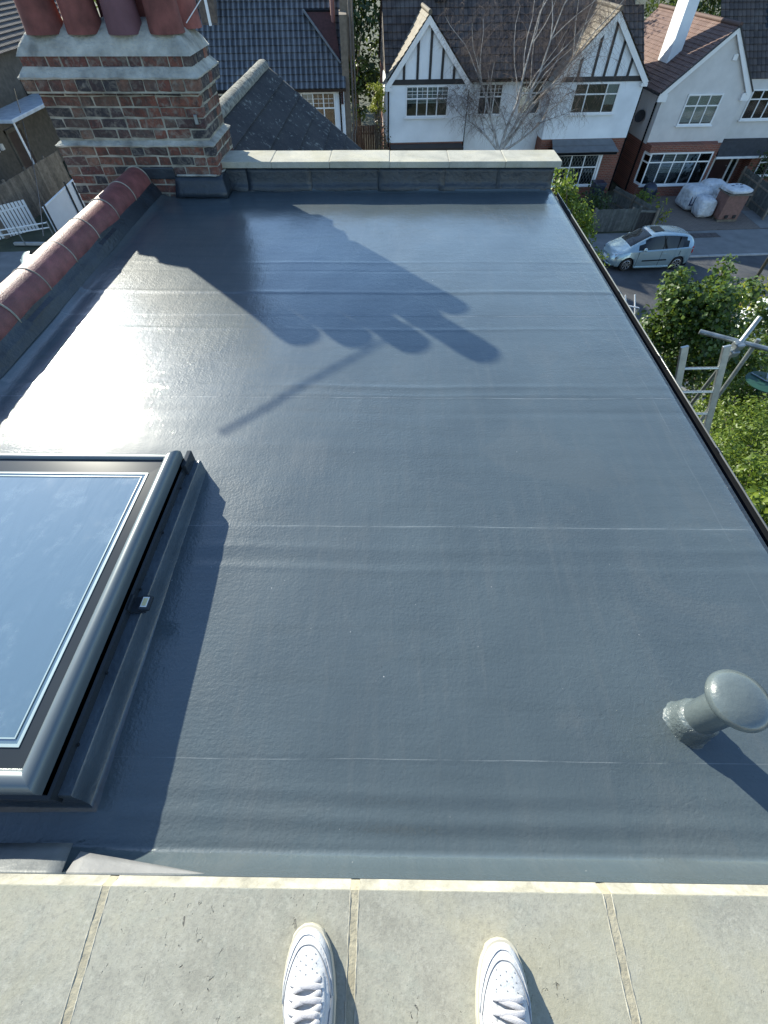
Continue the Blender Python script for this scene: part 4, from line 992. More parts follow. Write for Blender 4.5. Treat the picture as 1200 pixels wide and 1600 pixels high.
mb = MB(); mb.box(-.02,.30,28.6,30.6,ZG,-.6); mb.box(.03,.62,30.0,31.2,-2,1.9); mb.build('end_chimney', mat('brown_grey_brick',(.16,.13,.10),.95,.25,7), h0, street=True)
mb = MB()
for q in range(9): mb.box(-.12,-.02,28.45,28.62,-2.85-.075*q,-2.79-.075*q)
mb.build('kneeler_tiles', mRC, h0, street=True)
for du, rr in ((.42,.05),(.56,.035)): pipe(h0, [(du,28.8,1.0),(du,28.7,-4.3),(du-.1,28.5,-4.6),(du-.1,28.5,-7.3)], rr, mat('brown_pipe',(.11,.09,.075),.6,.2,5), 'soil_pipe')
# chimney between the left pair, partly behind our own stack
mb = MB(); mb.box(-6.2,-5.5,30.4,31.3,-1.6,2.4); cq = mb.build('chimney', mat('brown_stock_brick',(.13,.10,.08),.95,.3,7), h0, street=True)
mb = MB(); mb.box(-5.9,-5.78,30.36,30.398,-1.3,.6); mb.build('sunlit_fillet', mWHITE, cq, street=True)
# ================================================================== CARS
def make_car(name, loc, rz, label, group, tilt=0):
    car = thing(name, loc, label, 'car', group, rz=rz); L = 3.86
    # x forward (front = +L/2). stations: x, z_under, z_belt(shoulder), z_top, half width low, half width belt, half width top
    K = [(-1.86,.44,.84,.90,.60,.66,.50),(-1.83,.32,.92,1.10,.70,.74,.55),(-1.76,.27,.97,1.25,.76,.79,.56),(-1.60,.24,.985,1.36,.80,.81,.57),(-1.3,.20,.975,1.44,.83,.825,.59),
         (-.8,.18,.95,1.495,.84,.84,.61),(-.2,.18,.925,1.52,.84,.84,.62),(.20,.18,.905,1.49,.84,.84,.61),(.45,.18,.895,1.42,.84,.84,.60),(.9,.18,.885,1.18,.84,.835,.61),(1.2,.19,.87,1.00,.83,.82,.62),
         (1.30,.19,.855,.955,.83,.815,.63),(1.5,.20,.80,.87,.82,.79,.61),(1.72,.22,.71,.77,.78,.73,.55),(1.86,.25,.60,.66,.68,.63,.46),(1.93,.30,.52,.56,.55,.50,.36)]
    K = np.array(K); xs = np.linspace(-1.86, 1.93, 78); wx = (-1.245, 1.215); wr = .335
    def at(x): return [np.interp(x, K[:,0], K[:,i]) for i in range(1, 7)]
    V, rows = [], []
    for x in xs:
        zu, zb, zt, hl, hb, ht = at(x); arch = zu
        for c in wx:
            d = abs(x-c)
            if d < wr: arch = max(arch, .29+math.sqrt(wr*wr-d*d)*.98)
        zlo = min(arch, zb-.03); zm = max(zlo+.01, (zu+zb)*.52)
        pts = [(hl-.03, zlo), (hl+.005, min(zlo+.07, zb-.02)), (hl+.015, max(zm, zlo+.02) if zm > zlo else zlo+.02), (hb, zb-.03), (hb-.025, zb), (hb-.045, zb+.015)]
        zt2 = max(zt, zb+.03)
        pts += [(hb-.05+(ht-hb+.05)*.55, zb+.015+(zt2-zb-.015)*.60), (ht+.015, zt2-.055 if zt2-zb > .2 else zt2-.012), (ht-.05, zt2-.012 if zt2-zb > .2 else zt2-.004), (ht*.6, zt2+.005), (0, zt2+.014)]
        rows.append(pts)
    np_ = len(rows[0]); mb = MB(); full = []
    for x, pts in zip(xs, rows):
        full += [(x, y, z) for y, z in pts]+[(x, -y, z) for y, z in pts[-2::-1]]
    nr = 2*np_-1; fs = []; ms = []
    for i in range(len(xs)-1):
        xm = (xs[i]+xs[i+1])/2
        for k in range(nr-1):
            kk = k if k < np_-1 else nr-2-k; g = 0
            if (kk == 5 and -1.50 < xm < .86) or (kk == 6 and -1.38 < xm < .62): g = 1          # side glass band
            if kk in (8, 9) and .36 < xm < 1.20: g = 1           # windscreen
            if kk in (7,) and .62 < xm < 1.20: g = 0
            if kk in (8, 9) and xm < -1.62 and xm > -1.82: g = 1 # tailgate glass
            fs.append((i*nr+k, (i+1)*nr+k, (i+1)*nr+k+1, i*nr+k+1)); ms.append(g)
    mb.v = full
    for f, g in zip(fs, ms): mb.f.append(list(f)); mb.m.append(g); mb.uv.append(None)
    e = len(xs)-1; mb.f.append(list(range(nr))[::-1]); mb.m.append(0); mb.uv.append(None); mb.f.append([e*nr+k for k in range(nr)]); mb.m.append(0); mb.uv.append(None)
    body = mb.build('body', [mPAINT, mCARGLASS], car, smooth=True, auto=32, local=True)
    mb = MB(); mb.box(-1.8,1.8,-.72,.72,.16,.62); mb.build('underbody', mBLACK, car, local=True)
    for x in wx:
        for sg in (-1, 1):
            mb = MB(); mb.lathe((x, sg*.70, .29), [(.18,-.10),(.27,-.10),(.29,-.07),(.29,.07),(.27,.10),(.19,.105)], 28, axis=(0,sg,0)); wh = mb.build('wheel', mRUBBER, car, smooth=True, auto=40, local=True)
            mb = MB(); mb.lathe((x, sg*.70, .29), [(.195,.10),(.185,.108),(.17,.07),(.06,.06),(.055,.095),(.001,.10)], 28, axis=(0,sg,0), mi=1)
            mb.lathe((x, sg*.70, .29), [(.195,.104),(.180,.112),(.175,.104)], 28, axis=(0,sg,0))
            for q in range(7):
                a = 2*math.pi*q/7; d = Vector((math.cos(a), 0, math.sin(a))); c = Vector((x, sg*.795, .29)); mb.beam(c+d*.03, c+d*.185, .035, .02, up=(0,1,0))
            mb.build('rim', [mRIM, mBLACK], wh, local=True)
    for sg in (-1, 1):
        mb = MB(); mb.beam((-.62,sg*.862,.50),(.55,sg*.862,.475),.02,.055); mb.build('door_moulding', mBLACK, car, local=True, bevel=.006)
        mb = MB(); mb.beam((-.86,sg*.845,.19),(.84,sg*.845,.19),.05,.07); mb.build('side_skirt', mPAINT, car, local=True, bevel=.012)
        mb = MB(); mb.lathe((.62,sg*.95,.99), [(.001,-.07),(.06,-.055),(.085,0),(.07,.05),(.001,.07)], 12, axis=(-1,0,0)); mb.beam((.62,sg*.80,.93),(.62,sg*.93,.97),.05,.03); mb.build('mirror', mPAINT, car, smooth=True, auto=40, local=True)
        for xh in (-.55, .38):
            mb = MB(); mb.beam((xh,sg*.852,.76),(xh+.2,sg*.852,.76),.02,.03); mb.build('door_handle', mPAINT, car, local=True, bevel=.005)
        mb = MB(); mb.prism([(1.48,sg*.78,.75),(1.80,sg*.62,.62),(1.83,sg*.58,.69),(1.60,sg*.67,.80)], (.012,sg*.02,.02)); mb.build('headlight', mLAMP, car, local=True, bevel=.01)
        mb = MB(); mb.prism([(-1.74,sg*.79,.74),(-1.81,sg*.74,.74),(-1.78,sg*.72,1.02),(-1.70,sg*.775,1.0)], (-.02,sg*.02,0)); mb.build('tail_light', mREDL, car, local=True, bevel=.01)
        for xd in (-.28, .80, -1.15):
            z0, z1 = (.22, .90) if xd > -1 else (.66, .92); hb = .848
            mb = MB(); mb.box(xd-.006,xd+.006,sg*hb-.006,sg*hb+.009,z0+.02,z1-.04); mb.build('door_seam', mBLACK, car, local=True)
        # B and C pillars over the glass
        for xp, dx in ((-.30,-.04), (-.98,-.06)):
            mb = MB(); mb.beam((xp,sg*.795,.94),(xp+dx,sg*.66,1.40),.012,.05, up=(0,sg,0)); mb.build('pillar', mBLACK, car, local=True)
    mb = MB(); mb.obox((-.08,0,1.538),(.24,0,-.004),(0,.30,0),(0,0,.006)); mb.build('sunroof', mCARGLASS, car, local=True, bevel=.008)
    mb = MB(); mb.prism([(1.885,-.35,.42),(1.885,.35,.42),(1.83,.40,.58),(1.83,-.40,.58)], (.04,0,0)); mb.build('grille', mBLACK, car, local=True)
    mb = MB(); mb.box(1.93,1.945,-.25,.25,.36,.46); mb.build('number_plate', mWHITE, car, local=True)
    mb = MB(); mb.box(-1.885,-1.855,-.26,.26,.62,.73); mb.build('number_plate', mat('yellow_plate_rear',(.6,.45,.05),.5,.05,3), car, local=True)
    mb = MB(); mb.prism([(1.82,-.62,.19),(1.98,-.3,.19),(1.98,.3,.19),(1.82,.62,.19)], (0,0,.06)); mb.build('front_lip', mPAINT, car, local=True, bevel=.015)
    for sg in (-1,1):
        mb = MB(); mb.beam((.72+.0,sg*.02+sg*.3,.93),(1.0,sg*.02+sg*.05,1.10),.008,.008); mb.build('wiper', mBLACK, car, local=True)
    car.rotation_euler = (tilt, 0, rz); car.scale = (.89, .89, .89)
    return car
fw_ = GS(974,424); rw_ = GS(1052,421)
cc = SL(((fw_[0]+rw_[0])/2-.04, (fw_[1]+rw_[1])/2+.68, ZG+.0))
make_car('parked_car', cc, PHI+math.pi, 'silver blue hatchback parked half on the pavement across the street', None, tilt=R(1.0))
make_car('parked_car', Vector((G(72,404,-6.2).x-.4, G(72,404,-6.2).y+.3, ZG)), R(112), 'silver car half hidden below the red ridge tiles at left', None)

# ================================================================== DRIVEWAY THINGS
def blob(name, c, sx, sy, sz, m_, parent, seed=0, sq=.55, jit=.05, rz=0):
    r2 = random.Random(seed); mb = MB(); n, m2 = 20, 12; vs_ = []; ph = [r2.uniform(0, 6.28) for _ in range(6)]
    for j in range(m2+1):
        for i in range(n):
            a = 2*math.pi*i/n; b = math.pi*(j/m2-.5); cp = lambda v: math.copysign(abs(v)**sq, v)
            x, y, z = cp(math.cos(a))*cp(math.cos(b)), cp(math.sin(a))*cp(math.cos(b)), cp(math.sin(b))
            k = 1+jit*(math.sin(a*3+ph[0]+b*2)+math.sin(a*5+ph[1]-b*3)*.7+math.sin(b*6+ph[2]+a)*.6)
            X, Y = x*sx*k, y*sy*k; vs_.append((c[0]+X*math.cos(rz)-Y*math.sin(rz), c[1]+X*math.sin(rz)+Y*math.cos(rz), c[2]+sz+z*sz*(1+jit*.5*math.sin(a*4+ph[3]))))
    mb.add(vs_, [(j*n+i, j*n+(i+1) % n, (j+1)*n+(i+1) % n, (j+1)*n+i) for j in range(m2) for i in range(n)])
    return mb.build(name, m_, parent, smooth=True, street=True)
pu, pw = 18.75, 24.55; Z0 = PV+.006
pal = thing('brick_pallet', SL((pu,pw,Z0)), 'tall brown wrapped pallet of bricks standing on the driveway', 'pallet', rz=PHI)
mb = MB(); mb.prism([(pu-.52,pw-.45,Z0+.1),(pu+.46,pw-.50,Z0+.1),(pu+.54,pw+.45,Z0+.1),(pu-.46,pw+.5,Z0+.1)], (0,0,1.02)); mb.build('wrapped_bricks', mPALLET, pal, street=True, bevel=.03)
for k in range(3): MB().box(pu-.5,pu+.5,pw-.45+.36*k,pw-.33+.36*k,Z0,Z0+.095).build('runner', mWOOD, pal, street=True)
for k in range(2): MB().box(pu-.25+.4*k,pu-.1+.4*k,pw-.53,pw-.49,Z0+.16,Z0+.30).build('wrap_tear', mDARK, pal, street=True)
MB().box(pu-.56,pu+.58,pw-.53,pw+.53,Z0+1.122,Z0+1.16).build('lid_board', mWOOD, pal, street=True)
tb = thing('sand_bag', SL((pu,pw,Z0+1.165)), 'white plastic bag with dark marks lying on top of the brick pallet', 'bag', rz=PHI)
blob('bag_body', (pu,pw,Z0+1.162), .60, .52, .10, mBAG, tb, 3, .45, .05)
for k, (a, b) in enumerate(((-.2,.1),(.12,-.12),(.28,.2),(.1,.28))): MB().box(pu+a-.06,pu+a+.06,pw+b-.03,pw+b+.03,Z0+1.355,Z0+1.375).build('print_mark', mNAVY, tb, street=True)
b2 = thing('rubble_bag', SL((17.85,24.95,Z0)), 'plain white bulk bag leaning against the brick pallet', 'bag', rz=PHI); blob('bag_body', (17.78,24.95,Z0), .42, .46, .42, mBAG, b2, 5, .5, .06)
b3 = thing('rubble_bag', SL((17.6,26.0,Z0)), 'white bulk bag with dark blue printed letters behind the brick pallet', 'bag', rz=PHI); blob('bag_body', (17.75,26.0,Z0), .62, .6, .50, mBAG, b3, 8, .45, .05)
for k, ch_ in enumerate(('D','U','O')):   # bold block letters printed on the bag front
    mb = MB(); a0 = 17.28+.30*k; w0 = 25.40+.02*k; z0 = Z0+.30; t = .06
    mb.box(a0,a0+t,w0,w0+.02,z0,z0+.40); mb.box(a0+.18,a0+.18+t,w0,w0+.02,z0,z0+.40); mb.box(a0+t,a0+.18,w0,w0+.02,z0,z0+t)
    if ch_ != 'U': mb.box(a0+t,a0+.18,w0,w0+.02,z0+.34,z0+.40)
    mb.build('printed_letter', mNAVY, b3, street=True)
b4 = thing('rubble_bag', SL((18.7,26.4,Z0)), 'grey white bulk bag farthest back, near the front door', 'bag', rz=PHI); blob('bag_body', (18.75,26.35,Z0), .60, .5, .55, mBAG, b4, 12, .45, .06)
bn = thing('wheelie_bin', SL((12.6,27.2,ZG)), 'navy wheelie bin in the dark corner below the leaded bay window', 'bin', rz=PHI)
def bin_(t, u_, w_):
    mb = MB(); mb.prism([(u_-.24,w_-.26,ZG+.05),(u_+.24,w_-.26,ZG+.05),(u_+.29,w_-.33,ZG+.95),(u_-.29,w_-.33,ZG+.95)], (0,.56,0)); mb.build('bin_body', mBIN, t, street=True, bevel=.03)
    mb = MB(); mb.box(u_-.31,u_+.31,w_-.36,w_+.28,ZG+.952,ZG+1.02); mb.build('lid', mBIN, t, street=True, bevel=.03)
    for s_ in (-1, 1):
        mb = MB(); mb.lathe((u_+s_*.22,w_+.25,ZG+.1), [(.001,-.03),(.1,-.03),(.1,.03),(.001,.03)], 14, axis=(1,0,0)); mb.build('wheel', mRUBBER, t, street=True)
bin_(bn, 12.95, 27.0)
bb = thing('refuse_sack', SL((15.75,27.1,ZG)), 'dark blue sack beside the lit corner of the white bay window', 'sack', rz=PHI); blob('sack_body', (15.95,27.2,ZG), .35, .33, .42, mBIN, bb, 9, .8, .07)

# ================================================================== FENCES ACROSS THE STREET
def board_fence(name, p, q, z0, h, label, group=None, bw=.14, street=True, m_=None, post=1.8):
    p, q = Vector((*p, z0)), Vector((*q, z0)); d = (q-p); n = int(d.length/bw); d.normalize(); nrm = Vector((-d.y, d.x, 0))
    base = (p+q)/2; t = thing(name, SL(base) if street else base, label, 'fence', group)
    for k in range(n):
        a = p+d*(k*bw+.006); b = p+d*(k*bw+bw-.006); hh = h+random.uniform(-.012,.012)
        mb = MB(); mb.prism([a+nrm*.004*(k % 2), b+nrm*.004*(k % 2), b+nrm*(.018+.004*(k % 2)), a+nrm*(.018+.004*(k % 2))], (0,0,hh)); mb.build('board', m_ or mWOOD, t, street=street)
    for k in range(int((q-p).length/post)+1):
        c = p+d*min(k*post, (q-p).length-.05)+nrm*.07; mb = MB(); mb.obox(c+Vector((0,0,h*.52)), d*.045, nrm*.045, (0,0,h*.53)); mb.build('post', mWOOD, t, street=street)
    for zz in (.25, .8):
        mb = MB(); mb.beam(p+nrm*.036+Vector((0,0,h*zz)), q+nrm*.036+Vector((0,0,h*zz)), .03, .07); mb.build('rail', mWOOD, t, street=street)
    return t
mWOODG = mat('grey_green_fence', (.11,.115,.105), .9, .3, 6, orand=.2)
board_fence('garden_fence', (11.5,23.35), (13.6,23.35), PV, .95, 'low grey board fence along the pavement behind the silver car', m_=mWOODG)
board_fence('garden_fence', (14.55,23.3), (13.7,26.6), PV, .9, 'low grey fence running back between the two front gardens', m_=mWOODG)
gt = thing('garden_gate', SL((14.1,23.4,PV)), 'dark open garden gate panel between two fence posts by the golden shrub', 'gate')
for k in range(5): MB().box(13.66+.17*k,13.81+.17*k,23.36,23.38,PV+.04,PV+.78).build('board', mTIMBER, gt, street=True)
for u_ in (13.62, 14.60): MB().box(u_-.05,u_+.05,23.32,23.42,PV,PV+1.05).build('post', mWOODG, gt, street=True)
mb = MB(); mb.beam((13.62,23.34,PV+.85),(14.6,23.34,PV+.80),.03,.08); mb.build('rail', mWOODG, gt, street=True)
board_fence('garden_fence', (20.75,24.2), (21.2,28.0), PV, 1.2, 'dark green fence at the right side of the brick strewn driveway', m_=mWOODG)

# ================================================================== LEFT: across the front road
LFg = 'boundary fences at left'
wp = thing('panel_fence', (-16.1, 25.7, ZG), 'smooth white panel wall with dark posts below the chimney at left', 'fence')
MB().prism([(-15.95,23.6,ZG),(-16.25,27.9,ZG),(-16.31,27.9,ZG),(-16.01,23.6,ZG)], (0,0,1.2)).build('panel', mat('blue_white_panel',(.60,.64,.70),.5,.05,2), wp)
MB().prism([(-15.93,23.58,ZG+1.201),(-16.23,27.92,ZG+1.201),(-16.33,27.92,ZG+1.201),(-16.03,23.58,ZG+1.201)], (0,0,.035)).build('coping', mWHITE, wp)
for s_ in (0, .62, .80):
    c = Vector((-15.90,23.6,ZG)).lerp(Vector((-16.2,27.9,ZG)), s_); MB().box(c.x-.03,c.x+.03,c.y-.03,c.y+.03,ZG,ZG+(1.45 if s_ < .7 else 1.22)).build('post', mTIMBER, wp)
board_fence('board_fence', (-18.3,23.4), (-18.0,30.2), ZG, 1.75, 'tall weathered brown board fence behind the white panel wall', street=False)
sf = thing('slatted_fence', (-18.9,23.4,ZG), 'white vertical slat fence at the far left edge', 'fence')
for k in range(26):
    c = Vector((-20.2,21.7,ZG)).lerp(Vector((-17.4,24.5,ZG)), k/25); mb = MB(); mb.obox(c+Vector((0,0,.62)), (.040,.040,0), (-.008,.008,0), (0,0,.62)); mb.build('slat', mWHITE, sf)
for zz in (.2, 1.0):
    mb = MB(); mb.beam((-20.22,21.72,ZG+zz),(-17.42,24.52,ZG+zz),.03,.06); mb.build('rail', mWHITE, sf)
rl = thing('guard_rail', (-16.9,22.6,ZG), 'two thin white horizontal rails in front of the white slat fence', 'railing')
for zz in (.55, .75):
    mb = MB(); mb.tube([(-18.2,22.0,ZG+zz),(-15.9,23.2,ZG+zz)], .028, 6); mb.build('rail', mWHITE, rl)
for s_ in (0,.5,1):
    c = Vector((-18.2,22.0,ZG)).lerp(Vector((-15.9,23.2,ZG)), s_); mb = MB(); mb.tube([c, c+Vector((0,0,.8))], .03, 6); mb.build('post', mGALV, rl)
kp = MB(); kp.box(-17.6,-14.2,22.6,22.75,ZG,ZG+.1); tag(kp.build('kerb', mCONCB), kind='structure')
sheet('pavement_left', [(-18.0,8.0),(-14.6,8.0),(-15.6,19.6),(-18.0,19.6)], ZG+.05, mPAVE, False, th=.2)
# dark house with door at left
hl = thing('detached_house', (-24, 32, ZG), 'dark brick house in shadow with a brown door at the far left', 'house')
FX = -20.9
mDB = mat('dark_stock_brick', (.13,.115,.095), .95, .25, 5, bmp=.005, bscale=20)
mb = MB(); mb.box(-29,FX,25.0,44,ZG,-2.2); mb.build('wall', mDB, hl)
mb = MB(); mb.box(FX-.02,FX+.06,31.0,32.3,ZG+.1,ZG+2.25); dl = mb.build('door', mat('brown_door',(.07,.045,.04),.6,.2,4), hl)
mb = MB(); mb.box(FX+.0,FX+.10,30.85,31.0,ZG,ZG+2.4); mb.box(FX+.0,FX+.10,32.3,32.45,ZG,ZG+2.4); mb.box(FX+.0,FX+.11,30.85,32.45,ZG+2.26,ZG+2.42); mb.build('door_frame', mDB, hl)
for y0 in (27.2, 34.5):
    mb = MB(); mb.box(FX,FX+.06,y0,y0+1.6,-4.9,-3.4); wq = mb.build('window', mFRAMED, hl)
    mb = MB(); mb.box(FX+.061,FX+.066,y0+.08,y0+.75,-4.82,-3.48); mb.build('pane', mPANE, wq); mb = MB(); mb.box(FX+.061,FX+.066,y0+.85,y0+1.52,-4.82,-3.48); mb.build('pane', mPANE, wq)
for y0 in (29.9, 29.4):
    MB().box(FX,FX+.12,y0,y0+.22,-5.6,-5.35).build('wall_lamp', mWHITE, hl)
MB().slope((-20.3,24.6,-2.3),(-20.3,44.4,-2.3),(-24.8,44.4,.6),(-24.8,24.6,.6), .3, .03).build('roof', mSLATE, hl)
MB().slope((-29.5,44.4,-2.3),(-29.5,24.6,-2.3),(-24.8,24.6,.6),(-24.8,44.4,.6), .3, .03).build('roof', mSLATE, hl)
mb = MB(); mb.box(-20.4,-18.6,28.5,37.5,-4.2,-4.05); mb.build('lean_to_roof', mat('shiny_polycarbonate',(.5,.55,.6),.12,.15,3), hl, bevel=.02)
for y0 in (28.7,33,37.2):
    mb = MB(); mb.tube([(-18.7,y0,-4.2),(-18.7,y0,ZG)], .05, 8); mb.build('lean_to_post', mWHITE, hl)
wl = thing('overhead_cable', (-17.5,24,-4), 'thin dark overhead cable sagging down past the left side of the chimney', 'cable')
mb = MB(); a, b = Vector((-19.6,31.5,-3.4)), Vector((-14.5,20.5,-6.2)); mb.tube([a.lerp(b, k/12)-Vector((0,0,.5*math.sin(math.pi*k/12))) for k in range(13)], .018, 6); mb.build('wire', mBLACK, wl)
# ================================================================== PLANTS AND RIGHT-HAND GARDEN
def at_px(x, y, z): p = G(x, y, z); return (p.x, p.y, p.z)
# shrub beyond the far right roof corner
cl = []
for (x, y, z, r_) in [(866,294,-3.0,.40),(880,300,-3.2,.45),(898,318,-3.4,.45),(878,325,-3.6,.5),(893,345,-3.8,.5),(908,352,-4.0,.42),(898,372,-4.2,.48),(912,388,-4.4,.45),(918,370,-4.2,.34),(918,405,-4.8,.42),(888,312,-3.2,.36),(862,305,-3.2,.36)]:
    for q in range(3): cl.append((tuple(np.array(at_px(x, y, z))+rng.normal(size=3)*.22), r_*(.5+.35*rng.random())))
tree('garden_shrub', (cl[12][0][0], cl[12][0][1], ZG), cl, 900, .105, mLEAFY, 'bright sunlit yellow green shrub at the far right roof corner', cat='shrub', trunk_r=.07)
# maple-like tree
cl = []
for (x, y, z, r_) in [(1092,424,-2.6,.25),(1075,440,-2.7,.5),(1105,445,-2.7,.5),(1050,462,-2.8,.5),(1085,470,-2.8,.6),(1120,470,-2.8,.55),(1030,490,-3.2,.5),(1060,500,-3.2,.6),(1100,500,-3.2,.6),(1135,495,-3.2,.55),(1025,515,-3.6,.5),
                      (1060,530,-3.8,.6),(1100,535,-3.8,.6),(1140,530,-3.8,.6),(1165,505,-3.6,.5),(1040,545,-4.2,.6),(1080,560,-4.4,.6),(1130,565,-4.6,.6),(1012,478,-3.1,.4),(1170,480,-3.6,.35),(1145,455,-3.2,.35)]:
    for q in range(3): cl.append((tuple(np.array(at_px(x+16, y+22, z))+rng.normal(size=3)*.20), r_*(.45+.35*rng.random())))
tree('garden_tree', (cl[30][0][0]+.3, cl[30][0][1]+.3, ZG), cl, 1700, .088, mLEAF, 'leafy green maple tree standing between the roof gutter and the road', trunk_r=.11, aspect=.8)
# round hedge below the gutter at the right edge
cl = []
for (x, y, z) in [(1100,640,-4.0),(1130,632,-3.9),(1165,625,-3.8),(1195,628,-3.8),(1110,670,-3.8),(1145,665,-3.6),(1185,660,-3.5),(1230,660,-3.5),(1130,700,-3.5),(1170,700,-3.3),(1210,700,-3.3),(1155,735,-3.3),(1200,735,-3.2),(1170,770,-3.3),(1205,780,-3.2),(1190,810,-3.3),(1230,780,-3.2),(1215,830,-3.3),(1090,655,-4.4),(1240,720,-3.2)]:
    for q in range(3): cl.append((tuple(np.array(at_px(x, y, z))+rng.normal(size=3)*.16), .26+.14*rng.random()))
tree('garden_hedge', (cl[30][0][0], cl[30][0][1], ZG), cl, 3800, .052, mLEAFY, 'dense round bright green hedge below the gutter at the right edge', cat='hedge', trunk_r=.1, up=.9)
cl = []
for (x, y, z) in [(1190,790,-3.4),(1200,770,-3.4),(1205,815,-3.3),(1225,790,-3.3)]:
    for q in range(4): cl.append((tuple(np.array(at_px(x, y, z+.5))+rng.normal(size=3)*.14), .18+.1*rng.random()))
tree('garden_shrub', (cl[4][0][0]+.3, cl[4][0][1], ZG), cl, 1500, .09, mLEAFY, 'larger leaved bright shrub in front of the round hedge at the right edge', cat='shrub', trunk_r=.04, up=.8)
# darker bushes filling the garden between
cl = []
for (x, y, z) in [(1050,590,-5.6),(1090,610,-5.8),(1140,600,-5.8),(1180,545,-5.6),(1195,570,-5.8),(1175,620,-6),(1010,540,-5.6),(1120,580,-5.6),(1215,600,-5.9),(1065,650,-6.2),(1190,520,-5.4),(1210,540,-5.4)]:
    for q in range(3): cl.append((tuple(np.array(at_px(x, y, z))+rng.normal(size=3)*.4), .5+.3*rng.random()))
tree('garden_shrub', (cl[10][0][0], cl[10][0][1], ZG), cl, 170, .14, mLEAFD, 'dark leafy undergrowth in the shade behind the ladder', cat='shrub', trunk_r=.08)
cl = [((x, y, z), .5) for x, y, z in [at_px(1150,470,-5.6), at_px(1165,462,-5.4), at_px(1180,455,-5.2), at_px(1140,485,-5.6), at_px(1172,478,-5.8)]]
tree('garden_shrub', (cl[0][0][0], cl[0][0][1], ZG), cl, 120, .2, mLEAFG, 'straggly yellow green shrub climbing round the thin street pole', cat='shrub', trunk_r=.04)
# golden shrubs by the gate, topiary in the passage, dark trees behind
def shrub_at(u_, w_, h, r_, m_, label, n=14, per=260, size=.12, name='garden_shrub', cat='shrub', col_=1.0):
    c = SL((u_, w_, ZG+h*.55)); cl = crown(c, r_*.8, r_*.8, h*.5, n, r_*.35, r_*.6, -1)
    return tree(name, tuple(SL((u_, w_, ZG))), cl, per, size, m_, label, cat=cat, trunk_r=.05)
shrub_at(14.9,23.75,1.15,.42,mLEAFG,'golden green shrub at the driveway corner beside the gate post')
shrub_at(14.95,25.6,1.0,.7,mLEAFY,'green shrub below the white bay window by the blue sack',18,200)
shrub_at(12.2,25.2,1.1,1.0,mLEAFD,'dark green shrub behind the low fence under the leaded bay',20,160,.14)
shrub_at(21.9,25.0,1.6,1.1,mLEAFD,'dark bush at the right of the brick pallet',22,150,.14)
shrub_at(22.0,27.2,2.0,1.0,mLEAFD,'dark bush against the brick porch wall at the right edge',20,150,.14)
cl = []
for k in range(5):
    zz = -2.52-.18*k
    for q in range(6): cl.append((tuple(SL((1.42+random.uniform(-.32,.32), 26.2+random.uniform(-.32,.32), zz+random.uniform(-.02,.02)))), .15))
tree('topiary_tree', tuple(SL((1.42,26.2,ZG))), cl, 2600, .075, mLEAFG, 'yellow topiary clipped in stacked tiers in the passage between houses', trunk_r=.08, up=1.4)
cl = [(tuple(SL((1.62+random.uniform(-.18,.18), 25.8+random.uniform(-.25,.25), -3.6-.3*k))), .32) for k in range(7)]
tree('brown_hedge', tuple(SL((1.62,25.8,ZG))), cl, 600, .10, leaf_material('brown_dry_leaves',(.07,.05,.03),(.12,.08,.05),(.2,.14,.09),.3), 'brown dry hedge column under the yellow topiary', cat='hedge', trunk_r=.05)
for (u_, w_, h, r_, m_, lb) in [(.9,37,9.5,2.6,mLEAFD,'tall dark evergreen tree behind the passage between the white houses'),(-13,48,10,4.5,mLEAFD,'broad dark tree behind the grey pantile roof'),(15.6,42,11,4.2,mLEAFD,'dark tree between the tan gable and the red roofed house'),(24,46,11,4.5,mLEAFD,'dark tree behind the red roofed house at the top right'),(6,44,10,4.5,mLEAFD,'dark tree behind the mock tudor pair'),(-2,52,11,5,mLEAFD,'dark tree far behind the end chimney'),(-34,62,11,6,mLEAFY,'bright green tree at the top left corner beyond the roofs')]:
    c = SL((u_, w_, ZG+h*.6)); cl = crown(c, r_*.75, r_*.75, h*.42, 46, r_*.22, r_*.42, -1)
    tree('background_tree', tuple(SL((u_, w_, ZG))), cl, 75 if r_ > 3 else 200, .26, m_, lb, trunk_r=.25)

# ------------------------------------------------------------------ bare weeping birch
bi = thing('birch_tree', tuple(SL((7.3,26.3,ZG))), 'bare weeping birch with pale branches in front of the white houses', 'tree')
tm, tw = MB(), MB(); r3 = random.Random(5)
def grow(p, d, L, r_, lvl):
    pts = [p]; rad = [r_]; n = 5; q = p.copy(); dd = d.copy(); ends = []
    for k in range(n):
        dd = (dd+Vector((r3.uniform(-.26,.26), r3.uniform(-.22,.22), r3.uniform(-.08,.14) if lvl < 2 else r3.uniform(-.28,.0)))).normalized(); q = q+dd*(L/n)
        pts.append(q.copy()); rad.append(r_*(1-.75*(k+1)/n)); ends.append((q.copy(), dd.copy()))
    (tm if lvl < 2 else tw).tube(pts, rad, 6 if lvl < 2 else 4, caps=False)
    if lvl < 4:
        m = (7, 8, 7, 4)[lvl]
        for k in range(m):
            e, ed = ends[min(n-1, int((k+.6)/m*n))]; a = r3.uniform(0, 6.28); side = Vector((math.cos(a), math.sin(a)*.9, r3.uniform(-.1,.7) if lvl < 2 else r3.uniform(-.8,.1)))
            grow(e, (ed*(.8 if lvl < 2 else .4)+side*(.75 if lvl else .6)).normalized(), L*(.62,.55,.60,.6)[lvl]*r3.uniform(.7,1.15), rad[-2]*(.8,.7,.55,.6)[lvl]+.002, lvl+1)
b0 = SL((7.3,26.3,ZG)); tp = SL((7.25,26.3,-4.9)); tm.tube([b0, tp], [.13,.10], 8)
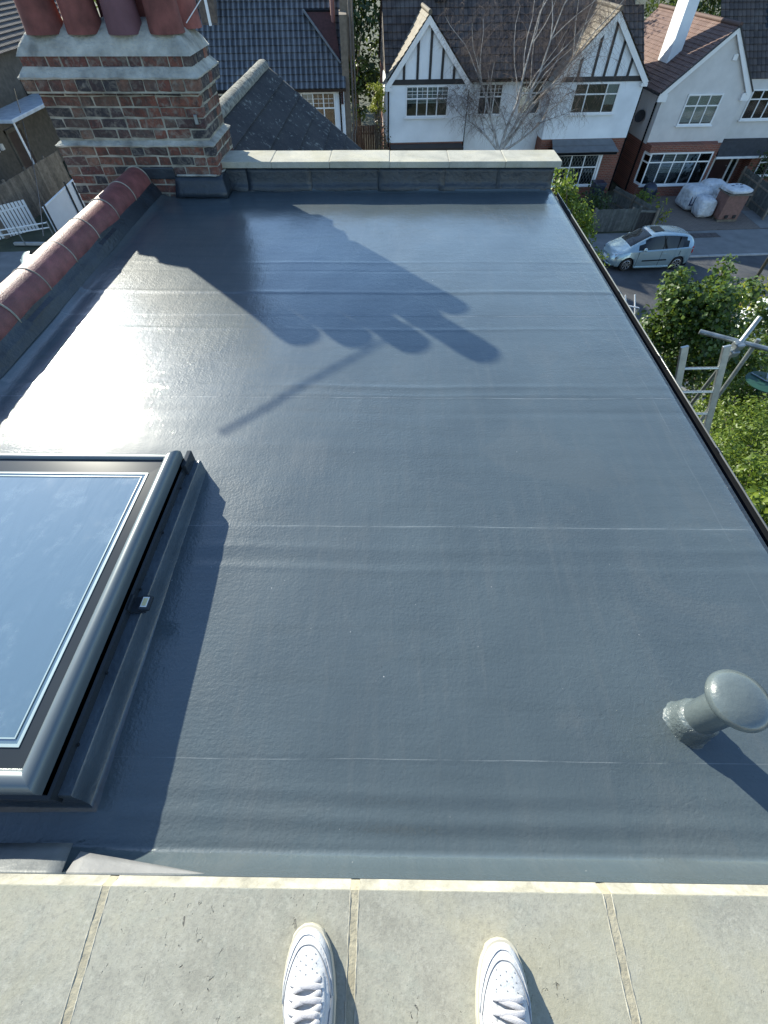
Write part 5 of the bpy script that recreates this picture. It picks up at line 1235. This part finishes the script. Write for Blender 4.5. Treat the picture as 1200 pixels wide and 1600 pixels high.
for d, L in ((Vector((.15,0,1)),4.6),(Vector((.62,.05,.85)),5.2),(Vector((-.30,.05,.95)),3.4),(Vector((.36,-.1,.95)),5.0),(Vector((-.65,0,.55)),2.4),(Vector((.85,0,.35)),2.6)):
    grow(tp.copy(), d.normalized(), L, .068, 0)
tm.build('trunk', mBIRCH, bi, smooth=True); tw.build('twigs', mTWIG, bi, smooth=True)

# ------------------------------------------------------------------ ladder and scaffold tubes past the gutter
L0, L1 = G(1070,541,-.9), G(1136,540,-.9)
lad = thing('ladder', (L0.x, L0.y, ZG), 'aluminium ladder whose top rises past the gutter', 'ladder')
foot = Vector((-.02,-.0,0)); dn = (G(1103,672,-1.85)-L1); dn.normalize()
for p in (L0, L1):
    mb = MB(); q = p+dn*6.8; mb.beam(p, q, .030, .075, up=(L1-L0)); mb.build('rail', mALU, lad, bevel=.006)
k = 0
for s_ in np.arange(.24, 6.6, .27):
    a, b = L0+dn*float(s_), L1+dn*float(s_); mb = MB(); mb.tube([a.lerp(b, .03), a.lerp(b, .97)], .0145, 8); mb.build('rung', mALU, lad, smooth=True, auto=40)
sc = thing('scaffold_frame', (3.6,4.2,ZG), 'grey scaffold tubes clamped together beside the ladder top', 'scaffolding')
J = G(1153,540,-.95)
tA, tB = G(1093,518,-1.0), G(1240,556,-1.0); mb = MB(); mb.tube([tA, tB+(tB-tA)*1.2], .024, 14); mb.build('ledger_tube', mGALV, sc, smooth=True, auto=50)
tC = G(1187,496,-.75); mb = MB(); mb.tube([J, tC], .024, 14); mb.build('upper_tube', mGALV, sc, smooth=True, auto=50)
tD = G(1078,634,-2.3); mb = MB(); dd = (tD-J); mb.tube([J, J+dd*1.9], .023, 12); mb.build('brace_tube', mGALV, sc, smooth=True, auto=50)
st0 = Vector((J.x+.08, J.y+.10, 0)); mb = MB(); mb.tube([(st0.x+.35, st0.y+.2, -1.06), (st0.x+.35, st0.y+.2, ZG)], .023, 12); mb.build('standard_tube', mGALV, sc, smooth=True, auto=50)
for off in (Vector((0,0,0)), Vector((-.015,-.01,-.07))):
    mb = MB(); mb.obox(J+off, (.045,.01,0), (-.01,.04,.01), (0,-.01,.035)); cp_ = mb.build('coupler', mGALV, sc, bevel=.012)
    mb = MB(); mb.tube([J+off+Vector((-.06,-.03,.03)), J+off+Vector((.07,.03,.03))], .009, 8); mb.build('coupler_bolt', mGALV, cp_)
# small roof aerial, pole, reel and sheeted heap in the garden
sa = G(985,480,-2.2); aer = thing('television_aerial', (sa.x, sa.y, -2.6), 'small pale forked aerial showing just past the gutter', 'aerial')
pA, pB, pC, pD = G(977,461,-2.2), G(978,478,-2.35), G(992,460,-2.2), G(992,494,-2.5); j0, j1 = G(972,476,-2.35), G(998,481,-2.35)
for a, b in ((pA, pB), (pC, pD)):
    mb = MB(); mb.tube([a, b], .012, 6); mb.build('element', mWHITE, aer)
mb = MB(); mb.tube([j0, j1], .012, 6); mb.build('boom', mWHITE, aer); mb = MB(); mb.tube([j1, Vector((j1.x, j1.y, ZG))], .02, 6); mb.build('mast', mGALV, aer)
po = G(1155,476,ZG); pole = thing('street_pole', po, 'thin dark street pole rising beside the maple tree', 'pole')
mb = MB(); mb.tube([po, po+Vector((0,0,5.2))], [.06,.045], 10); mb.build('pole', mat('dark_pole',(.05,.05,.035),.7,.3,6), pole, smooth=True)
mb = MB(); mb.tube([po, po+Vector((0,0,.35))], .085, 10); mb.build('pole_base', mBLACK, pole, smooth=True)
gr = G(1196,597,-3.3); reel = thing('garden_dish', (gr.x, gr.y, ZG), 'round dark green dish on a post in the shade at the right edge', 'dish')
mGRN = mat('dark_green_paint', (.008,.05,.032), .6, .2, 6)
mb = MB(); mb.lathe((gr.x, gr.y, -3.32), [(.001,0),(.30,.0),(.32,.012),(.32,.024),(.30,.028),(.001,.026)], 36); mb.build('dish_top', mGRN, reel, smooth=True, auto=40)
mb = MB(); mb.tube([(gr.x, gr.y, -3.32), (gr.x, gr.y, ZG)], .05, 10); mb.build('post', mGRN, reel)
for a in (0, 1.0, 2.1):
    mb = MB(); mb.tube([(gr.x, gr.y, -3.28), (gr.x+.28*math.cos(a), gr.y+.28*math.sin(a), -3.28)], .012, 6); mb.build('spoke', mGALV, reel)
hp = G(1196,482,-6.0); sh = thing('plastic_sheet', (hp.x, hp.y, ZG), 'crumpled white plastic sheeting over a heap at the right edge', 'sheet')
mSHEET = mat('white_plastic_sheet', (.62,.68,.70), .22, .12, 4, bmp=.05, bscale=5, coat=.5)
mb = MB(); n = 22; vs_ = []; r4 = random.Random(3)
for j in range(9):
    for i in range(n):
        a = 2*math.pi*i/n; b = j/8*math.pi/2; k = 1+.08*math.sin(a*5+j)+.06*math.sin(a*9-j*2)+r4.uniform(-.03,.03); vs_.append((hp.x+.25+.95*k*math.cos(a)*math.cos(b), hp.y-.1+.95*k*math.sin(a)*math.cos(b), ZG+.1+1.55*math.sin(b)*k))
mb.add(vs_, [(j*n+i, j*n+(i+1) % n, (j+1)*n+(i+1) % n, (j+1)*n+i) for j in range(8) for i in range(n)]); mb.build('sheeting', mSHEET, sh, smooth=True)

board_fence('garden_fence', (.45,34.5), (2.2,34.5), ZG, 1.9, 'brown fence closing the far end of the passage between the houses')
# ================================================================== PERSON (only the white shoes are in the picture)
per = thing('person', (.05, -.36, CT), 'person in white lace up trainers standing on the near coping slabs', 'person')
mSHOE = mat('white_shoe_leather', (.45,.46,.475), .5, .10, 25, bmp=.004, bscale=38)
mSOLE = mat('cream_rubber_sole', (.45,.42,.34), .6, .06, 12)
mLACE = mat('white_laces', (.47,.46,.47), .8, .08, 90, bmp=.0008, bscale=400)
mSEAM = mat('grey_seam', (.20,.21,.23), .8, .1, 20)
mHOLE = mat('dark_eyelet', (.10,.10,.11), .8, .1, 20)
def shoe(toe, heel_dir, mirror, nm):
    # local frame: y forward to toe (y = 0 at toe tip, negative to heel), x to the right, z up
    d = Vector(heel_dir).normalized(); fwd = -d; right = Vector((fwd.y, -fwd.x, 0)); org = Vector(toe)
    def T(p): return org+right*(p[0]*mirror)+fwd*p[1]+Vector((0,0,p[2]))
    ST = [0,.006,.016,.032,.055,.085,.12,.155,.19,.225,.255,.278,.288]   # distance from toe
    WO = [.004,.020,.031,.040,.046,.0495,.050,.046,.041,.038,.037,.030,.014]   # outer half width
    WI = [.004,.017,.026,.034,.041,.0465,.047,.042,.037,.035,.034,.028,.012]
    HT = [.026,.034,.041,.049,.055,.062,.074,.090,.102,.104,.100,.098,.090]
    OF = [.004,.004,.003,.002,.001,.0,0,0,0,0,0,0,0]
    def w(s): return 1.06*np.interp(s, ST, WO), 1.06*np.interp(s, ST, WI), np.interp(s, ST, HT)
    def row(s, n=20, sole=False, grow=0):
        wo, wi, h = w(s); pts = []
        for k in range(n+1):
            t = k/n; a = math.pi*t          # inner side -> over top -> outer side
            c = math.cos(a); hw = (wi if c > 0 else wo)+grow; e = .55
            x = -math.copysign(abs(c)**.75, c)*hw; z = .021+(h-.021+grow)*(math.sin(a)**e if math.sin(a) > 0 else 0)
            if s > .13: x *= 1-.20*max(0, (z-.05)/.06)
            pts.append((x, -s, z))
        return pts
    S = list(np.linspace(0, .288, 58)); n = 20
    mb = MB(); vs_ = []
    for s in S: vs_ += [T(p) for p in row(s, n)]
    fs = [(i*(n+1)+k, i*(n+1)+k+1, (i+1)*(n+1)+k+1, (i+1)*(n+1)+k) for i in range(len(S)-1) for k in range(n) if not (S[i] > .185 and S[i] < .27 and 7 <= k <= 12)]
    mb.add(vs_, fs); up = mb.build(nm, mSHOE, per, smooth=True)
    so_ = up.modifiers.new('solid', 'SOLIDIFY'); so_.thickness = .003; so_.offset = -1 if mirror < 0 else 1
    # sole
    mb = MB(); out = []
    for s in S: wo, wi, h = w(s); out.append((wo+.0045, -s+(.0045 if s < .02 else 0)))
    for s in S[::-1]: wo, wi, h = w(s); out.append((-(wi+.0045), -s+(.0045 if s < .02 else 0)))
    rows_ = [(.97,.0005),(1,.004),(1,.024),(.965,.028)]; vs_ = []
    for k, z in rows_: vs_ += [T((x*k, y if k == 1 else y-.002*(1 if y > -.02 else 0), z)) for x, y in out]
    m = len(out); mb.add(vs_, [(i*m+k, i*m+(k+1) % m, (i+1)*m+(k+1) % m, (i+1)*m+k) for i in range(3) for k in range(m)]); mb.add(vs_[:m], [tuple(range(m))[::-1]])
    mb.add(vs_[3*m:], [tuple(range(m))]); mb.build('sole', mSOLE, up, smooth=True, auto=50)
    def surf(s, t, g=.001):  # t 0 inner .. 1 outer
        r_ = row(s, 40, grow=g); return T(r_[int(round(t*40))])
    def surfi(s, t, g=.001):
        a = t*40; r_ = row(s, 40, grow=g); i = min(39, int(a)); return T(tuple(r_[i][k]+(r_[i+1][k]-r_[i][k])*(a-i) for k in range(3)))
    # toe-cap overlay seam (U shape) and side seams
    pts = []
    for k in range(33):
        q = k/32*2-1; s = .028+.085*abs(q)**2.2; pts.append(surfi(s, .5+q*.365, .0008))
    mb = MB(); mb.tube(pts, .0011, 5); mb.build('toe_seam', mSEAM, up, smooth=True)
    pts = [surfi(.012+.10*abs(q)**2.4, .5+q*.44, .0012) for q in np.linspace(-1, 1, 33)]
    mb = MB(); mb.tube(pts, .0016, 5); mb.build('mudguard_edge', mSHOE, up, smooth=True)
    for tt in (.13, .87):
        mb = MB(); mb.tube([surfi(s, tt+(.03 if tt < .5 else -.03)*math.sin((s-.11)*20), .0008) for s in np.linspace(.11, .2, 14)], .0011, 5); mb.build('side_seam', mSEAM, up, smooth=True)
    # perforations
    for r_i, s in enumerate((.044,.051,.058,.065,.072)):
        for c in range(-2, 3):
            if (r_i+c) % 2: continue
            p = surfi(s, .5+c*.055, .0004); mb = MB(); mb.lathe(p, [(.0012,-.0004),(.0012,.0006),(.0001,.0007)], 7); mb.build('perforation', mSEAM, up)
    # eyestay bands and tongue
    for tt in (.335, .665):
        mb = MB(); rr = []
        for s in np.linspace(.074, .195, 16): rr.append([surfi(float(s), tt-.065+.13*q/4-(.02 if tt < .5 else -.02)*((s-.074)/.1), .0030 if 0 < q < 4 else .0008) for q in range(5)])
        for r_ in rr: mb.v += [tuple(p) for p in r_]
        for i in range(15):
            for q in range(4): mb.f.append([i*5+q, i*5+q+1, (i+1)*5+q+1, (i+1)*5+q]); mb.m.append(0); mb.uv.append(None)
        mb.build('eyestay', mSHOE, up, smooth=True)
    NL = 6
    for k in range(NL):
        s = .080+.019*k; tw_ = .150+.004*k
        for t in (.5-tw_, .5+tw_):
            mb = MB(); mb.lathe(surfi(s, t, .0033), [(.0024,-.001),(.0024,.0006),(.0001,.0009)], 9); mb.build('eyelet', mHOLE, up)
        for sg in (-1, 1):
            if k == NL-1 and sg > 0: continue
            s2 = s+(.014 if sg*mirror > 0 else .004); pts = []
            for q in range(11):
                f = q/10; t = .5+sg*(-tw_+2*tw_*f); sv = s+(s2-s)*f if sg > 0 else s+.016*f
                p = surfi(sv, t, .004+.005*math.sin(f*math.pi)+(.0015 if sg > 0 else 0)); pts.append(p)
            mb = MB(); nn = 8
            for i, p in enumerate(pts):      # flat lace ribbon
                dv = (pts[min(i+1, 10)]-pts[max(i-1, 0)]).normalized(); sd = dv.cross(Vector((0,0,1))).normalized(); upv = sd.cross(dv)
                for a in range(nn): mb.v.append(tuple(p+sd*math.cos(2*math.pi*a/nn)*.0056+upv*math.sin(2*math.pi*a/nn)*.0016))
            for i in range(10):
                for a in range(nn): mb.f.append([i*nn+a, i*nn+(a+1) % nn, (i+1)*nn+(a+1) % nn, (i+1)*nn+a]); mb.m.append(0); mb.uv.append(None)
            mb.build('lace', mLACE, up, smooth=True)
    mb = MB(); rr = []
    for s in np.linspace(.175, .215, 8): rr.append([T((x*.034, -s, np.interp(s, ST, HT)+.004+.028*(s-.175)/.04-.010*x*x)) for x in np.linspace(-1, 1, 9)])
    for r_ in rr: mb.v += [tuple(p) for p in r_]
    for i in range(7):
        for q in range(8): mb.f.append([i*9+q, i*9+q+1, (i+1)*9+q+1, (i+1)*9+q]); mb.m.append(0); mb.uv.append(None)
    o = mb.build('tongue', mSHOE, up, smooth=True); o.modifiers.new('solid','SOLIDIFY').thickness = .006
    return T((0,-.22,.09))
tl = G(478,1447,CT+.02); tr_ = G(786,1470,CT+.02)
aL = shoe((tl.x+.004, tl.y, CT+.0005), (.13,-.99,0), 1, 'shoe')
aR = shoe((tr_.x-.002, tr_.y, CT+.0005), (-.11,-.99,0), -1, 'shoe')
def skin(name, pts, edges, rad, m_, sub=2, root=0):
    me = bpy.data.meshes.new(name); loc = per.location
    me.from_pydata([tuple(Vector(p)-loc) for p in pts], edges, []); o = bpy.data.objects.new(name, me); col.objects.link(o); o.parent = per
    o.modifiers.new('skin', 'SKIN')
    for i, r_ in enumerate(rad): me.skin_vertices[0].data[i].radius = (r_, r_) if not hasattr(r_, '__len__') else r_
    me.skin_vertices[0].data[root].use_root = True
    s_ = o.modifiers.new('sub', 'SUBSURF'); s_.levels = s_.render_levels = sub; me.materials.append(m_); return o
zb = CT; hip = Vector((.05,-.46,zb+.93)); Y = -.40
P = [hip, (.05,-.47,zb+1.15), (.05,-.45,zb+1.38), (.05,-.43,zb+1.50), (.05,-.40,zb+1.60), (.05,-.385,zb+1.72)]
E_ = [(0,1),(1,2),(2,3),(3,4),(4,5)]; Rd = [.13,.13,.14,.055,.085,.07]
def chain(start, pts, rads):
    i = start
    for p, r_ in zip(pts, rads): P.append(p); Rd.append(r_); E_.append((i, len(P)-1)); i = len(P)-1
    return i
for an, sg in ((aL,-1), (aR,1)):
    kx = .05+sg*.16; chain(0, [(.05+sg*.10,-.46,zb+.86), ((kx+an.x)/2+sg*.01,-.41,zb+.50), (an.x, an.y-.02, zb+.13), (an.x, an.y+.0, zb+.07), (an.x, an.y+.10, zb+.045)], [.085,.058,.042,.036,.026])
for sg in (-1, 1):
    hd = chain(2, [(.05+sg*.17,-.45,zb+1.40), (.05+sg*.22,-.40,zb+1.14), (.02+sg*.10,-.17,zb+1.32), (.01+sg*.075,-.13,zb+1.36)], [.06,.045,.032,.03])
    w0 = Vector(P[hd])
    for k, (L, dx) in enumerate(((.075,-.02),(.085,-.007),(.08,.006),(.065,.018))): chain(hd, [w0+Vector((-sg*.015+dx*.3,.005,.02+dx)), w0+Vector((-sg*.03,.004,.03+dx)), w0+Vector((-sg*(.03+L*.35),.0,.035+dx))], [.010,.009,.008])
    chain(hd, [w0+Vector((-sg*.012,-.025,.03)), w0+Vector((-sg*.035,-.03,.05))], [.011,.009])
mSKIN = mat('skin', (.52,.34,.26), .5, .05, 20)
skin('body', P, E_, Rd, mSKIN)
mJEAN = mat('dark_jeans', (.05,.06,.09), .85, .2, 40); tp_ = [hip]; te = []; tr2 = [.145]
for an, sg in ((aL,-1), (aR,1)):
    kx = .05+sg*.16; b = len(tp_); tp_ += [(.05+sg*.10,-.46,zb+.85), ((kx+an.x)/2+sg*.01,-.41,zb+.50), (an.x, an.y-.03, zb+.15)]; te += [(0,b),(b,b+1),(b+1,b+2)]; tr2 += [.098,.072,.058]
skin('trousers', tp_, te, tr2, mJEAN)
tp_ = [(.05,-.46,zb+.90),(.05,-.47,zb+1.15),(.05,-.45,zb+1.38),(.05,-.43,zb+1.46)]; te = [(0,1),(1,2),(2,3)]; tr2 = [.15,.15,.16,.075]
for sg in (-1,1):
    b = len(tp_); tp_ += [(.05+sg*.18,-.45,zb+1.39),(.05+sg*.23,-.40,zb+1.13),(.03+sg*.12,-.20,zb+1.29)]; te += [(2,b),(b,b+1),(b+1,b+2)]; tr2 += [.075,.058,.044]
skin('jacket', tp_, te, tr2, mat('grey_jacket',(.09,.09,.10),.9,.15,30))
mb = MB(); mb.lathe((.05,-.41,zb+1.69), [(.09,-.05),(.098,.0),(.09,.06),(.06,.10),(.001,.118)], 18); mb.build('hair', mat('dark_hair',(.03,.02,.015),.6,.3,60), per, smooth=True)
ph = thing('phone', CAM-_f*.02, 'slim dark phone held up in both hands', 'phone'); q = CAM-_f*.020
mb = MB(); mb.obox(q, _r*.037, _u*.075, _f*.004); mb.build('case', mBLACK, ph, bevel=.003)
